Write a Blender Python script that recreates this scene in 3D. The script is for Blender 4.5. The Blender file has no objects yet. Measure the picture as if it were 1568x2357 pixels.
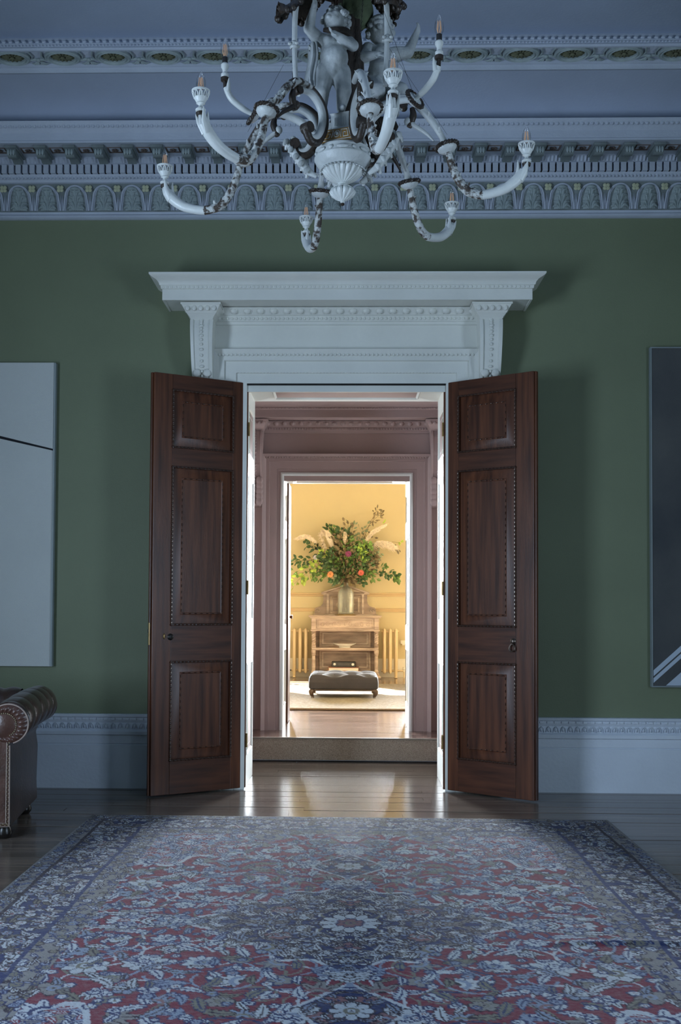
import bpy, bmesh, math, random
import numpy as np
from math import sin, cos, pi, radians, sqrt, atan2, atan
from mathutils import Vector, Matrix, Euler

random.seed(7)
rng = np.random.default_rng(11)
scene = bpy.context.scene
COL = scene.collection

# ------------------------------------------------------------------ camera
F_PX = 2511.0
cam_d = bpy.data.cameras.new('camera')
cam = bpy.data.objects.new('camera', cam_d)
COL.objects.link(cam)
cam_d.sensor_fit = 'AUTO'
cam_d.sensor_width = 36.0
cam_d.lens = F_PX / 2357.0 * 36.0
cam_d.shift_x = (784.0 - 736.0) / 2357.0
cam_d.shift_y = (1303.0 - 1178.5) / 2357.0
cam_d.clip_start = 0.05
cam_d.clip_end = 200
yaw, pitch, roll = atan(64 / F_PX), atan(82 / F_PX), 0.0055
cam.matrix_world = (Matrix.Translation((0, -7.9, 1.35)) @ Matrix.Rotation(yaw, 4, 'Z')
                    @ Matrix.Rotation(pi / 2 + pitch, 4, 'X') @ Matrix.Rotation(roll, 4, 'Z'))
scene.camera = cam

# ------------------------------------------------------------------ light and exposure
scene.view_settings.view_transform = 'Standard'
scene.view_settings.look = 'None'
scene.view_settings.gamma = 1.0
scene.view_settings.use_curve_mapping = False
scene.view_settings.exposure = 0.0

world = bpy.data.worlds.new('world')
scene.world = world
world.use_nodes = True
wn = world.node_tree
wn.nodes['Background'].inputs[0].default_value = (0.55, 0.72, 1.0, 1)
wn.nodes['Background'].inputs[1].default_value = 0.6


def area_light(name, loc, direction, sx, sy, power, color, spread=180):
    d = bpy.data.lights.new(name, 'AREA')
    d.shape = 'RECTANGLE'
    d.size, d.size_y = sx, sy
    d.energy = power
    d.color = color
    d.spread = radians(spread)
    o = bpy.data.objects.new(name, d)
    o.location = loc
    o.rotation_euler = Vector(direction).to_track_quat('-Z', 'Y').to_euler()
    COL.objects.link(o)
    return o


DAY = (0.60, 0.77, 1.0)
# daylight through the tall windows in both side walls of the front room
area_light('window_daylight', (-3.9, -5.3, 1.55), (1, 0, 0), 1.5, 2.1, 250, DAY)
area_light('window_daylight', (3.9, -5.5, 1.55), (-1, 0, 0), 1.5, 2.1, 130, DAY)
# fill lamps added at both lobby ends, turned towards jambs and door head
area_light('lobby_fill', (-1.72, 1.35, 1.9), (1, -0.5, 0.15), 0.9, 2.6, 36, (0.84, 0.92, 1.0), 120)
area_light('lobby_fill', (1.72, 1.35, 1.9), (-1, -0.5, 0.15), 0.9, 2.6, 36, (0.84, 0.92, 1.0), 120)
# strong daylight through the two windows in the far wall of the yellow room
area_light('window_daylight', (-1.95, 8.86, 2.4), (0.05, -1, -0.12), 1.7, 2.5, 460, (0.84, 0.92, 1.0), 55)
area_light('window_daylight', (1.95, 8.86, 2.4), (-0.05, -1, -0.12), 1.7, 2.5, 460, (0.84, 0.92, 1.0), 55)
sun_d = bpy.data.lights.new('sun', 'SUN')
sun_d.energy = 65.0
sun_d.angle = radians(0.6)
sun_d.color = (1.0, 0.93, 0.80)
sun = bpy.data.objects.new('sun', sun_d)
COL.objects.link(sun)
sun.rotation_euler = Vector((0.65, -1.0, -0.95)).to_track_quat('-Z', 'Y').to_euler()


# ------------------------------------------------------------------ helpers
def link(o, parent=None):
    COL.objects.link(o)
    if parent is not None:
        o.parent = parent
    return o


def tag(o, label=None, category=None, group=None, kind=None):
    if label: o['label'] = label
    if category: o['category'] = category
    if group: o['group'] = group
    if kind: o['kind'] = kind
    return o


def empty(name, loc=(0, 0, 0), rz=0.0, parent=None):
    o = bpy.data.objects.new(name, None)
    o.empty_display_size = 0.1
    o.location = loc
    o.rotation_euler = (0, 0, rz)
    return link(o, parent)


def inst(src, parent=None, loc=(0, 0, 0), rot=(0, 0, 0), scale=(1, 1, 1)):
    o = src.copy()
    o.location = loc
    o.rotation_euler = rot
    o.scale = scale
    return link(o, parent)


def copy_tree(src, parent=None):
    c = src.copy()
    link(c)
    c.parent = parent
    for ch in list(src.children):
        copy_tree(ch, c)
    return c


class MB:
    def __init__(self):
        self.v = []
        self.f = []

    def add(self, vs, fs):
        n = len(self.v)
        self.v.extend([tuple(p) for p in vs])
        self.f.extend([tuple(i + n for i in q) for q in fs])
        return self

    def box(self, x0, x1, y0, y1, z0, z1):
        x0, x1 = min(x0, x1), max(x0, x1)
        y0, y1 = min(y0, y1), max(y0, y1)
        z0, z1 = min(z0, z1), max(z0, z1)
        vs = [(x0, y0, z0), (x1, y0, z0), (x1, y1, z0), (x0, y1, z0), (x0, y0, z1), (x1, y0, z1), (x1, y1, z1), (x0, y1, z1)]
        return self.add(vs, [(0, 3, 2, 1), (4, 5, 6, 7), (0, 1, 5, 4), (1, 2, 6, 5), (2, 3, 7, 6), (3, 0, 4, 7)])

    def bbox(self, x0, x1, y0, y1, z0, z1, b=0.004):
        """box with chamfered edges"""
        bm = bmesh.new()
        bmesh.ops.create_cube(bm, size=1)
        for v in bm.verts:
            v.co = Vector(((x0 + x1) / 2 + v.co.x * (x1 - x0), (y0 + y1) / 2 + v.co.y * (y1 - y0), (z0 + z1) / 2 + v.co.z * (z1 - z0)))
        bmesh.ops.bevel(bm, geom=list(bm.edges), offset=b, segments=1, affect='EDGES')
        bm.verts.index_update()
        self.add([v.co[:] for v in bm.verts], [[v.index for v in f.verts] for f in bm.faces])
        bm.free()
        return self

    def lathe(self, prof, n=24, c=(0, 0, 0), a0=0.0, a1=2 * pi, sx=1.0, sy=1.0, flute=0.0, nf=0):
        """prof: (r, z) list, turned about the vertical axis through c"""
        closed = abs(a1 - a0 - 2 * pi) < 1e-6
        m = n if closed else n + 1
        vs, fs = [], []
        for r, z in prof:
            for k in range(m):
                a = a0 + (a1 - a0) * k / n
                rr = r * (1 + flute * (abs(cos(nf * a / 2)) - 0.6)) if nf else r
                vs.append((c[0] + sx * rr * cos(a), c[1] + sy * rr * sin(a), c[2] + z))
        for j in range(len(prof) - 1):
            for k in range(n):
                k2 = (k + 1) % m
                fs.append((j * m + k, j * m + k2, (j + 1) * m + k2, (j + 1) * m + k))
        return self.add(vs, fs)

    def tube(self, pts, rad, n=8, cap=True, closed=False, sq=(1, 1), twist=0.0):
        """tube along pts with radius per point (number or list)"""
        pts = [Vector(p) for p in pts]
        m = len(pts)
        if not hasattr(rad, '__len__'):
            rad = [rad] * m
        vs, fs = [], []
        up = None
        for i, p in enumerate(pts):
            if closed:
                t = pts[(i + 1) % m] - pts[i - 1]
            else:
                t = pts[min(i + 1, m - 1)] - pts[max(i - 1, 0)]
            if t.length < 1e-9: t = Vector((0, 0, 1))
            t.normalize()
            if up is None:
                up = Vector((0, 0, 1)) if abs(t.z) < 0.9 else Vector((0, 1, 0))
            u = up - t * up.dot(t)
            if u.length < 1e-6: u = t.orthogonal()
            u.normalize()
            up = u
            w = t.cross(u)
            for k in range(n):
                a = 2 * pi * k / n + twist * i
                q = p + u * (cos(a) * rad[i] * sq[0]) + w * (sin(a) * rad[i] * sq[1])
                vs.append(q[:])
        for i in range(m if closed else m - 1):
            j = (i + 1) % m
            for k in range(n):
                k2 = (k + 1) % n
                fs.append((i * n + k, i * n + k2, j * n + k2, j * n + k))
        if cap and not closed:
            fs.append(tuple(range(n - 1, -1, -1)))
            fs.append(tuple((m - 1) * n + k for k in range(n)))
        return self.add(vs, fs)

    def ellipsoid(self, c, r, n=10, m=6, rot=None):
        vs, fs = [], []
        for j in range(m + 1):
            th = pi * j / m
            for k in range(n):
                a = 2 * pi * k / n
                p = Vector((r[0] * sin(th) * cos(a), r[1] * sin(th) * sin(a), r[2] * cos(th)))
                if rot is not None: p = rot @ p
                vs.append((c[0] + p.x, c[1] + p.y, c[2] + p.z))
        for j in range(m):
            for k in range(n):
                fs.append((j * n + k, (j + 1) * n + k, (j + 1) * n + (k + 1) % n, j * n + (k + 1) % n))
        return self.add(vs, fs)

    def grid(self, fn, nu, nv, closed_u=False):
        vs, fs = [], []
        mu = nu if closed_u else nu + 1
        for j in range(nv + 1):
            for i in range(mu):
                vs.append(tuple(fn(i / nu, j / nv)))
        for j in range(nv):
            for i in range(nu):
                i2 = (i + 1) % mu
                fs.append((j * mu + i, j * mu + i2, (j + 1) * mu + i2, (j + 1) * mu + i))
        return self.add(vs, fs)

    def sweep_x(self, prof, xa, xb, y0=0.0, caps=False):
        """profile (p, z), p = projection towards -y from the plane y0"""
        n = len(prof)
        vs = [(xa, y0 - p, z) for p, z in prof] + [(xb, y0 - p, z) for p, z in prof]
        fs = [(i, i + 1, n + i + 1, n + i) for i in range(n - 1)]
        if caps:
            fs += [tuple(range(n)), tuple(range(2 * n - 1, n - 1, -1))]
        return self.add(vs, fs)

    def sweep_u(self, prof, xa, xb, y0=0.0):
        """profile (p, z) taken round three sides of a projecting shelf, mitred at the corners"""
        vs, fs = [], []
        for p, z in prof:
            vs += [(xa - p, y0, z), (xa - p, y0 - p, z), (xb + p, y0 - p, z), (xb + p, y0, z)]
        for i in range(len(prof) - 1):
            for k in range(3):
                fs.append((i * 4 + k, i * 4 + k + 1, i * 4 + k + 5, i * 4 + k + 4))
        return self.add(vs, fs)

    def sweep_frame(self, prof, xa, xb, za, zb, y0=0.0, bottom=False, sgn=-1):
        """profile (q outwards from the opening edge, p towards the viewer) round an opening"""
        vs, fs = [], []
        n = 4
        for q, p in prof:
            zz = za - q if bottom else za
            vs += [(xa - q, y0 + sgn * p, zz), (xa - q, y0 + sgn * p, zb + q), (xb + q, y0 + sgn * p, zb + q), (xb + q, y0 + sgn * p, zz)]
        for i in range(len(prof) - 1):
            for k in range(4 if bottom else 3):
                k2 = (k + 1) % 4
                fs.append((i * 4 + k, i * 4 + k2, i * 4 + 4 + k2, i * 4 + 4 + k))
        return self.add(vs, fs)

    def prism(self, outline, y0, y1):
        """outline (x, z) extruded from y0 to y1"""
        n = len(outline)
        vs = [(x, y0, z) for x, z in outline] + [(x, y1, z) for x, z in outline]
        fs = [tuple(range(n)), tuple(range(2 * n - 1, n - 1, -1))]
        fs += [(i, (i + 1) % n + 0, n + (i + 1) % n, n + i) for i in range(n)]
        return self.add(vs, fs)

    def xf(self, m):
        self.v = [tuple(m @ Vector(p)) for p in self.v]
        return self

    def mesh(self, name, mat=None, smooth=35):
        me = bpy.data.meshes.new(name)
        me.from_pydata(self.v, [], self.f)
        me.validate()
        if mat is not None:
            me.materials.append(mat)
        if smooth:
            me.shade_smooth()
            me.set_sharp_from_angle(angle=radians(smooth))
        me.update()
        return me

    def build(self, name, mat=None, parent=None, loc=(0, 0, 0), rot=(0, 0, 0), smooth=35, fix=True):
        me = self.mesh(name, mat, 0)
        if fix:
            bm = bmesh.new()
            bm.from_mesh(me)
            bmesh.ops.recalc_face_normals(bm, faces=bm.faces)
            bm.to_mesh(me)
            bm.free()
        if smooth:
            me.shade_smooth()
            me.set_sharp_from_angle(angle=radians(smooth))
        o = bpy.data.objects.new(name, me)
        o.location = loc
        o.rotation_euler = rot
        return link(o, parent)


def bez(pts, n=12):
    """Catmull-Rom through pts"""
    P = [Vector(p) for p in pts]
    out = []
    for i in range(len(P) - 1):
        p0, p1, p2, p3 = P[max(i - 1, 0)], P[i], P[i + 1], P[min(i + 2, len(P) - 1)]
        for k in range(n):
            t = k / n
            out.append(0.5 * ((2 * p1) + (p2 - p0) * t + (2 * p0 - 5 * p1 + 4 * p2 - p3) * t * t + (3 * p1 - p0 - 3 * p2 + p3) * t ** 3))
    out.append(P[-1])
    return out


def lerp_list(vals, m):
    xs = np.linspace(0, 1, len(vals))
    return list(np.interp(np.linspace(0, 1, m), xs, vals))


# ------------------------------------------------------------------ materials
MATS = {}


def mat(name, col, rough=0.5, var=0.08, vscale=6.0, bump=0.0, bscale=80.0, metal=0.0, spec=0.5, col2=None, coord='Object', stretch=(1, 1, 1), thresh=None, sheen=0.0, coat=0.0, rnd=0.0, detail=4.0, subs=0.0):
    if name in MATS: return MATS[name]
    m = bpy.data.materials.new(name)
    m.use_nodes = True
    nt = m.node_tree
    N, L = nt.nodes, nt.links
    b = N['Principled BSDF']
    b.inputs['Roughness'].default_value = rough
    b.inputs['Metallic'].default_value = metal
    b.inputs['Specular IOR Level'].default_value = spec
    if sheen: b.inputs['Sheen Weight'].default_value = sheen
    if coat:
        b.inputs['Coat Weight'].default_value = coat
        b.inputs['Coat Roughness'].default_value = 0.25
    tc = N.new('ShaderNodeTexCoord')
    mp = N.new('ShaderNodeMapping')
    mp.inputs['Scale'].default_value = stretch
    L.new(tc.outputs[coord], mp.inputs[0])
    nz = N.new('ShaderNodeTexNoise')
    nz.inputs['Scale'].default_value = vscale
    nz.inputs['Detail'].default_value = detail
    L.new(mp.outputs[0], nz.inputs[0])
    c1 = (*col, 1)
    if col2 is None:
        a = tuple(max(0, x * (1 - var)) for x in col)
        c = tuple(min(1, x * (1 + var)) for x in col)
    else:
        a, c = col, col2
    rp = N.new('ShaderNodeValToRGB')
    lo, hi = (0.3, 0.7) if thresh is None else thresh
    rp.color_ramp.elements[0].position = lo
    rp.color_ramp.elements[1].position = hi
    rp.color_ramp.elements[0].color = (*a, 1)
    rp.color_ramp.elements[1].color = (*c, 1)
    L.new(nz.outputs[0], rp.inputs[0])
    src = rp.outputs[0]
    if rnd:
        oi = N.new('ShaderNodeObjectInfo')
        mr = N.new('ShaderNodeMapRange')
        mr.inputs['To Min'].default_value = 1 - rnd
        mr.inputs['To Max'].default_value = 1 + rnd
        L.new(oi.outputs['Random'], mr.inputs[0])
        hs = N.new('ShaderNodeHueSaturation')
        L.new(mr.outputs[0], hs.inputs['Value'])
        L.new(src, hs.inputs['Color'])
        src = hs.outputs[0]
    L.new(src, b.inputs['Base Color'])
    if bump:
        nb = N.new('ShaderNodeTexNoise')
        nb.inputs['Scale'].default_value = bscale
        nb.inputs['Detail'].default_value = 5
        L.new(mp.outputs[0], nb.inputs[0])
        bp = N.new('ShaderNodeBump')
        bp.inputs['Strength'].default_value = bump
        bp.inputs['Distance'].default_value = 0.01
        L.new(nb.outputs[0], bp.inputs['Height'])
        L.new(bp.outputs[0], b.inputs['Normal'])
    MATS[name] = m
    return m


WHITE = mat('white_paint', (0.74, 0.75, 0.70), 0.42, 0.05, 3, 0.15, 40)
SKIRT = mat('skirting_paint', (0.64, 0.70, 0.79), 0.45, 0.05, 3, 0.15, 40)
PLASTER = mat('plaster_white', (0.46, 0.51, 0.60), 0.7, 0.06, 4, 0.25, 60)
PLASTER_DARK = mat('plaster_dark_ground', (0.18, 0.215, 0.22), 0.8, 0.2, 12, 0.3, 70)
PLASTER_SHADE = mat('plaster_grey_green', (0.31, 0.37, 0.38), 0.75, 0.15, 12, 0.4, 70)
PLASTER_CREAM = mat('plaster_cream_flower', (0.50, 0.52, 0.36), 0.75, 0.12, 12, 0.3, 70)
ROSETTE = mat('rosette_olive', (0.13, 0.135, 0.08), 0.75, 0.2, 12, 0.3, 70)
DENTGAP = mat('dentil_gap_brown', (0.10, 0.075, 0.065), 0.8, 0.2, 12)
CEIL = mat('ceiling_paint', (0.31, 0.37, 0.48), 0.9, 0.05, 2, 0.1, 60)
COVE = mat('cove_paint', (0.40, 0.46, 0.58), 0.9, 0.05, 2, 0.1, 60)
GREEN = mat('green_wall_paint', (0.168, 0.202, 0.122), 0.6, 0.06, 1.5, 0.12, 90)
PINK = mat('mauve_paint', (0.36, 0.262, 0.240), 0.55, 0.04, 3, 0.12, 60)
YELLOW = mat('yellow_wall_paint', (0.58, 0.47, 0.275), 0.75, 0.05, 1.2, 0.1, 50)
YELLOW_D = mat('ochre_rail_paint', (0.53, 0.37, 0.20), 0.6, 0.05, 2)
CREAM = mat('cream_paint', (0.78, 0.72, 0.62), 0.5, 0.05, 3)
MAHOG_V = mat('mahogany_upright_grain', (0.045, 0.014, 0.007), 0.34, 0, 3.0, 0.06, 30, col2=(0.15, 0.050, 0.022), stretch=(9, 9, 0.55), spec=0.36, coat=0.05)
MAHOG_H = mat('mahogany_cross_grain', (0.040, 0.013, 0.007), 0.34, 0, 3.0, 0.06, 30, col2=(0.12, 0.040, 0.019), stretch=(0.7, 9, 9), spec=0.36, coat=0.05)
MAHOG_D = mat('mahogany_carved', (0.050, 0.022, 0.014), 0.26, 0.3, 9, 0.1, 60, coat=0.3)
BRASS = mat('aged_brass', (0.30, 0.20, 0.09), 0.35, 0.2, 30, metal=1.0)
IRON = mat('dark_metal', (0.03, 0.028, 0.026), 0.45, 0.2, 30, metal=0.7)
BLACK = mat('black_plastic', (0.02, 0.018, 0.017), 0.4, 0.1)
# ------------------------------------------------------------------ structure of the front room
XL, XR, ZT = -0.735, 0.705, 2.928           # clear opening of the double door
YB = 0.65                                    # back of the wall (the lobby side)
S = 'structure'


def wall_with_hole(name, m, y0, y1, x0, x1, xa, xb, zb, ztop, z0=0.0):
    b = MB()
    b.box(x0, xa, y0, y1, z0, ztop).box(xb, x1, y0, y1, z0, ztop).box(xa, xb, y0, y1, zb, ztop)
    return tag(b.build(name, m, smooth=0), kind=S)


wall_with_hole('wall_back', GREEN, 0.0, 0.3, -4.0, 4.0, XL - 0.005, XR + 0.005, ZT + 0.005, 5.1)
tag(MB().box(-4.15, -4.0, -9.6, 0.0, 0, 5.1).build('wall_left', GREEN, smooth=0), kind=S)
tag(MB().box(4.0, 4.15, -9.6, 0.0, 0, 5.1).build('wall_right', GREEN, smooth=0), kind=S)
tag(MB().box(-4.15, 4.15, -9.75, -9.6, 0, 5.1).build('wall_front', GREEN, smooth=0), kind=S)
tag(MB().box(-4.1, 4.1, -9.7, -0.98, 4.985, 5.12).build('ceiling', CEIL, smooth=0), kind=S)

# floor: a bed with boards laid across, each board an object of its own
BOARD = mat('dark_floor_board', (0.080, 0.066, 0.058), 0.185, 0, 2.5, 0.05, 16, spec=0.32, col2=(0.165, 0.128, 0.102), stretch=(0.6, 7, 7), rnd=0.22, coat=0.08)
fl = tag(MB().box(-4.1, 4.1, -9.7, 1.36, -0.12, -0.022).build('floor', mat('floor_bed', (0.008, 0.007, 0.006), 0.9), smooth=0), kind=S)
W_B = 0.098
y = 1.36
row = 0
while y > -9.6:
    if y > -1.3:
        cuts = [-4.05] + sorted(random.uniform(-3.6, 3.6) for _ in range(2 if y < 0 else 1)) + [4.05]
        if y > 0.62: cuts = [-1.75, random.uniform(-0.6, 0.6), 1.75]
        elif y > 0.0: cuts = [-0.8, 0.8]
    else:
        cuts = [-4.05, random.uniform(-2.6, 2.6), 4.05]
    for xa, xb in zip(cuts, cuts[1:]):
        dz = random.uniform(-0.0012, 0.0012)
        b = MB().box(xa + 0.001, xb - 0.001, y - W_B + 0.0016, y - 0.0016, -0.022, dz)
        b.build('floor_board', BOARD, fl, smooth=0, fix=False)
    y -= W_B
    row += 1

# ---- cornice of the front room
XA, XB = -4.0, 4.0
cor = tag(MB().sweep_x([(0, 4.148), (0.03, 4.15), (0.04, 4.158), (0.04, 4.172), (0.03, 4.18), (0.03, 4.186), (0.035, 4.192),
                        (0.036, 4.25), (0.05, 4.32), (0.075, 4.36), (0.095, 4.385), (0.11, 4.388), (0.115, 4.40), (0.14, 4.425), (0.145, 4.434),
                        (0.125, 4.434), (0.125, 4.497), (0.17, 4.499), (0.18, 4.505), (0.205, 4.528), (0.21, 4.534), (0.44, 4.534),
                        (0.46, 4.530), (0.46, 4.545), (0.455, 4.55), (0.455, 4.60), (0.465, 4.606), (0.47, 4.615), (0.49, 4.625), (0.515, 4.645), (0.52, 4.66), (0.50, 4.665),
                        (0.30, 4.665)], XA, XB).build('trim_1', PLASTER, smooth=40), kind=S)
# acanthus tiles with their arch, and the small flowers between the arches
PITCH, PH = 0.2082, -2.522


def leaf_surface(t):
    """point (p, z) of the raked leaf band, t from bottom 0 to top 1"""
    z = 4.196 + t * (4.383 - 4.196)
    p = np.interp(z, [4.192, 4.25, 4.32, 4.36, 4.385], [0.035, 0.038, 0.052, 0.077, 0.097])
    return p, z


def on_band(x, t, h):
    p, z = leaf_surface(t)
    return (x, -(p + h), z)


ab = MB()
arch = []
for k in range(21):
    a = pi * k / 20
    arch.append((-0.079 * cos(a) * (1.0 if True else 1), 0.55 + 0.38 * sin(a)))
arch = [(-0.090, 0.04), (-0.087, 0.25)] + arch + [(0.087, 0.25), (0.090, 0.04)]
ab.tube([on_band(x, t, 0.006) for x, t in arch], 0.0075, 6)
arch2 = [(x * 0.86, t * 0.97 if t > 0.2 else t) for x, t in arch]
ab.tube([on_band(x, t, 0.003) for x, t in arch2], 0.004, 5)
ab.build('arch_moulding', PLASTER, cor)
arch_o = bpy.data.objects['arch_moulding']
lb = MB()
lb.grid(lambda u, v: on_band((u - 0.5) * 0.106 * (1 - 0.35 * max(0, v - 0.55) / 0.45) , 0.04 + 0.80 * v, 0.004 + 0.012 * (1 - (2 * u - 1) ** 2) + 0.012 * max(0, v - 0.8) / 0.2), 10, 8)
for s in (-1, 1):
    for (x0, t0, x1, t1, x2, t2) in ((0.008, 0.05, 0.030, 0.30, 0.057, 0.32), (0.010, 0.05, 0.040, 0.18, 0.062, 0.12), (0.006, 0.25, 0.022, 0.55, 0.050, 0.56), (0.004, 0.45, 0.012, 0.72, 0.036, 0.74)):
        pts = bez([on_band(s * x0, t0, 0.012), on_band(s * x1 * 0.8, t1 * 0.95, 0.02), on_band(s * x1, t1, 0.02), on_band(s * x2, t2, 0.012)], 4)
        lb.tube(pts, lerp_list([0.005, 0.011, 0.012, 0.004], len(pts)), 6)
lb.tube([on_band(0, t, 0.016) for t in np.linspace(0.03, 0.8, 6)], lerp_list([0.004, 0.006, 0.010], 6), 5)
lb.ellipsoid(on_band(0, 0.83, 0.016), (0.034, 0.016, 0.013), 10, 6)
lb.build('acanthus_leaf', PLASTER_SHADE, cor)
leaf_o = bpy.data.objects['acanthus_leaf']
fb = MB()
for k in range(4):
    a = pi / 4 + k * pi / 2
    fb.ellipsoid((0.0155 * cos(a), -0.099, 4.345 + 0.0155 * sin(a)), (0.0145, 0.008, 0.0145), 8, 5)
fb.ellipsoid((0, -0.103, 4.347), (0.006, 0.006, 0.006), 8, 5)
fb.build('small_flower', PLASTER_CREAM, cor)
flower_o = bpy.data.objects['small_flower']
db = MB()
for s in (-1, 1):
    db.tube([on_band(s * 0.0055, t, 0.006) for t in (0.04, 0.35, 0.62)], [0.004, 0.005, 0.001], 5)
db.build('dart', PLASTER, cor)
dart_o = bpy.data.objects['dart']
first = True
for k in range(-2, 28):
    xf, xl = PH + k * PITCH, PH + (k + 0.5) * PITCH
    if first:
        arch_o.location.x = leaf_o.location.x = xl
        flower_o.location.x = dart_o.location.x = xf
        first = False
        continue
    inst(arch_o, cor, (xl, 0, 0)); inst(leaf_o, cor, (xl, 0, 0)); inst(flower_o, cor, (xf, 0, 0)); inst(dart_o, cor, (xf, 0, 0))
# leaf band ground, coloured dark for the shade behind the tiles
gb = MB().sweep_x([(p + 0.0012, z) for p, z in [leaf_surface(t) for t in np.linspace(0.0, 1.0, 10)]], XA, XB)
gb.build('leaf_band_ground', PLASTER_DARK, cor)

# small running enrichment, below ten pixels a piece
def bead_row(name, m, parent, xa, xb, pitch, fn, kind='stuff'):
    b = MB()
    x = xa
    while x < xb:
        fn(b, x)
        x += pitch
    o = b.build(name, m, parent)
    o['kind'] = kind
    return o


bead_row('egg_row', PLASTER, cor, -3.1, 3.1, 0.026, lambda b, x: b.ellipsoid((x, -0.132, 4.412), (0.0095, 0.009, 0.013), 6, 4))
bead_row('dart_row', PLASTER, cor, -3.1, 3.1, 0.026, lambda b, x: b.add([(x - 0.0105, -0.177, 4.500), (x + 0.0105, -0.177, 4.500), (x + 0.0105, -0.207, 4.528), (x - 0.0105, -0.207, 4.528), (x, -0.190, 4.496), (x, -0.216, 4.526)], [(0, 4, 5, 3), (4, 1, 2, 5), (0, 1, 4), (3, 5, 2)]))
bead_row('cyma_leaf_row', PLASTER, cor, -3.1, 3.1, 0.034, lambda b, x: b.ellipsoid((x, -0.498, 4.632), (0.013, 0.012, 0.014), 6, 4))
# dentils
d0 = MB().bbox(-0.0185, 0.0185, -0.172, -0.120, 4.434, 4.497, 0.002).build('dentil', PLASTER, cor, smooth=0)
MB().sweep_x([(0.128, 4.4345), (0.128, 4.4965)], XA, XB).build('dentil_ground', DENTGAP, cor)
k = 0
x = -2.471 + 0.02531 - 0.0506 * 12
d0.location.x = x
while x < 3.0:
    x += 0.0506
    inst(d0, cor, (x, 0, 0))
# modillions: a block with a rolled leaf under the corona, soffit coffers between
mb = MB()
mb.bbox(-0.043, 0.043, -0.425, -0.20, 4.515, 4.5345, 0.003)
pr = [(0.40, 4.516), (0.40, 4.495), (0.385, 4.475), (0.36, 4.466), (0.335, 4.47), (0.315, 4.485), (0.27, 4.49), (0.215, 4.478), (0.215, 4.516)]
mb.prism([(-p, z) for p, z in pr], -0.031, 0.031)
n0 = len(mb.v) - 2 * len(pr)
for i in range(n0, len(mb.v)):
    X_, Y_, Z_ = mb.v[i]
    mb.v[i] = (Y_, X_, Z_)
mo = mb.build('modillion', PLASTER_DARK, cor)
for k in range(3):
    mo_leaf = None
ml = MB()
for s in (-1, 0, 1):
    ml.ellipsoid((s * 0.018, -0.402, 4.490), (0.010, 0.010, 0.022), 8, 6)
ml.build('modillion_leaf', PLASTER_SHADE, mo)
cb = MB().sweep_frame([(0.0, 0.0), (0.012, 0.008), (0.016, 0.0)], -0.035, 0.035, 4.3, 4.36, bottom=True)
cb.v = [(x, (z - 4.33) - 0.33, 4.536 + yy) for x, yy, z in cb.v]
for k in range(5):
    a = 2 * pi * k / 5
    cb.ellipsoid((0.015 * cos(a), -0.33 + 0.015 * sin(a), 4.528), (0.010, 0.010, 0.006), 7, 4)
co = cb.build('soffit_coffer', DENTGAP, cor)
MPH, MP = -1.348, 0.2055
first = True
for k in range(-8, 23):
    xm = MPH + k * MP
    if first:
        mo.location.x = xm; co.location.x = xm + MP / 2; first = False
        continue
    c = copy_tree(mo, cor); c.location.x = xm
    inst(co, cor, (xm + MP / 2, 0, 0))

# ---- cove and ceiling border
cv = []
for k in range(13):
    a = (pi / 2) * k / 12
    cv.append((0.33 + 0.48 * (1 - cos(a)), 4.665 + 0.19 * sin(a)))
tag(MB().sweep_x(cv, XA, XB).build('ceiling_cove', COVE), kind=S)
bd = tag(MB().sweep_x([(0.79, 4.858), (0.80, 4.85), (0.822, 4.846), (0.826, 4.876), (0.84, 4.878), (0.842, 4.90), (1.035, 4.90), (1.037, 4.878), (1.055, 4.877), (1.058, 4.893), (1.045, 4.90), (1.045, 4.93), (1.02, 4.955),
                       (1.02, 4.97), (1.005, 4.99)], XA, XB).build('trim_2', PLASTER, smooth=40), kind=S)
bead_row('egg_row', PLASTER, bd, -3.1, 3.1, 0.0435, lambda b, x: b.ellipsoid((x, -1.034, 4.94), (0.016, 0.012, 0.014), 7, 5))
bead_row('pearl_row', PLASTER, bd, -3.1, 3.1, 0.022, lambda b, x: b.ellipsoid((x, -1.048, 4.912), (0.007, 0.007, 0.007), 6, 4))
RP, RPH, RY = 0.331, -1.874, -0.939
rb = MB()
rb.lathe([(0.118, 4.90), (0.118, 4.884), (0.108, 4.878), (0.100, 4.884), (0.094, 4.884), (0.088, 4.878), (0.080, 4.886), (0.080, 4.90)], 32, (0, RY, 0), sy=0.80)
ring = rb.build('oval_ring', PLASTER_SHADE, bd)
rb = MB()
for k in range(14):
    a = 2 * pi * k / 14
    R_ = Matrix.Rotation(a, 3, 'Z')
    rb.ellipsoid((0.044 * cos(a), RY + 0.035 * sin(a), 4.892), (0.027, 0.008, 0.007), 7, 5, R_)
rb.ellipsoid((0, RY, 4.886), (0.016, 0.014, 0.010), 10, 6)
rb.lathe([(0.001, 4.8985), (0.082, 4.8985)], 24, (0, RY, 0), sy=0.80)
ros = rb.build('rosette', ROSETTE, bd)
rb = MB()
rb.tube([(-0.058, RY + 0.028, 4.892), (0.058, RY + 0.028, 4.892)], 0.010, 8)
rb.ellipsoid((0, RY + 0.028, 4.886), (0.017, 0.017, 0.012), 10, 6)
for s in (-1, 1):
    rb.tube([(s * 0.045, RY - 0.08, 4.892), (s * 0.03, RY - 0.02, 4.888), (s * 0.045, RY + 0.03, 4.892)], 0.006, 6)
    for j in range(3):
        rb.tube([(s * 0.004, RY + 0.05, 4.892), (s * (0.012 + 0.012 * j), RY + 0.075, 4.885), (s * (0.018 + 0.02 * j), RY + 0.092 - 0.006 * j, 4.892)], [0.004, 0.008, 0.003], 5)
lnk = rb.build('link_leaf', PLASTER_SHADE, bd)
first = True
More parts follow.
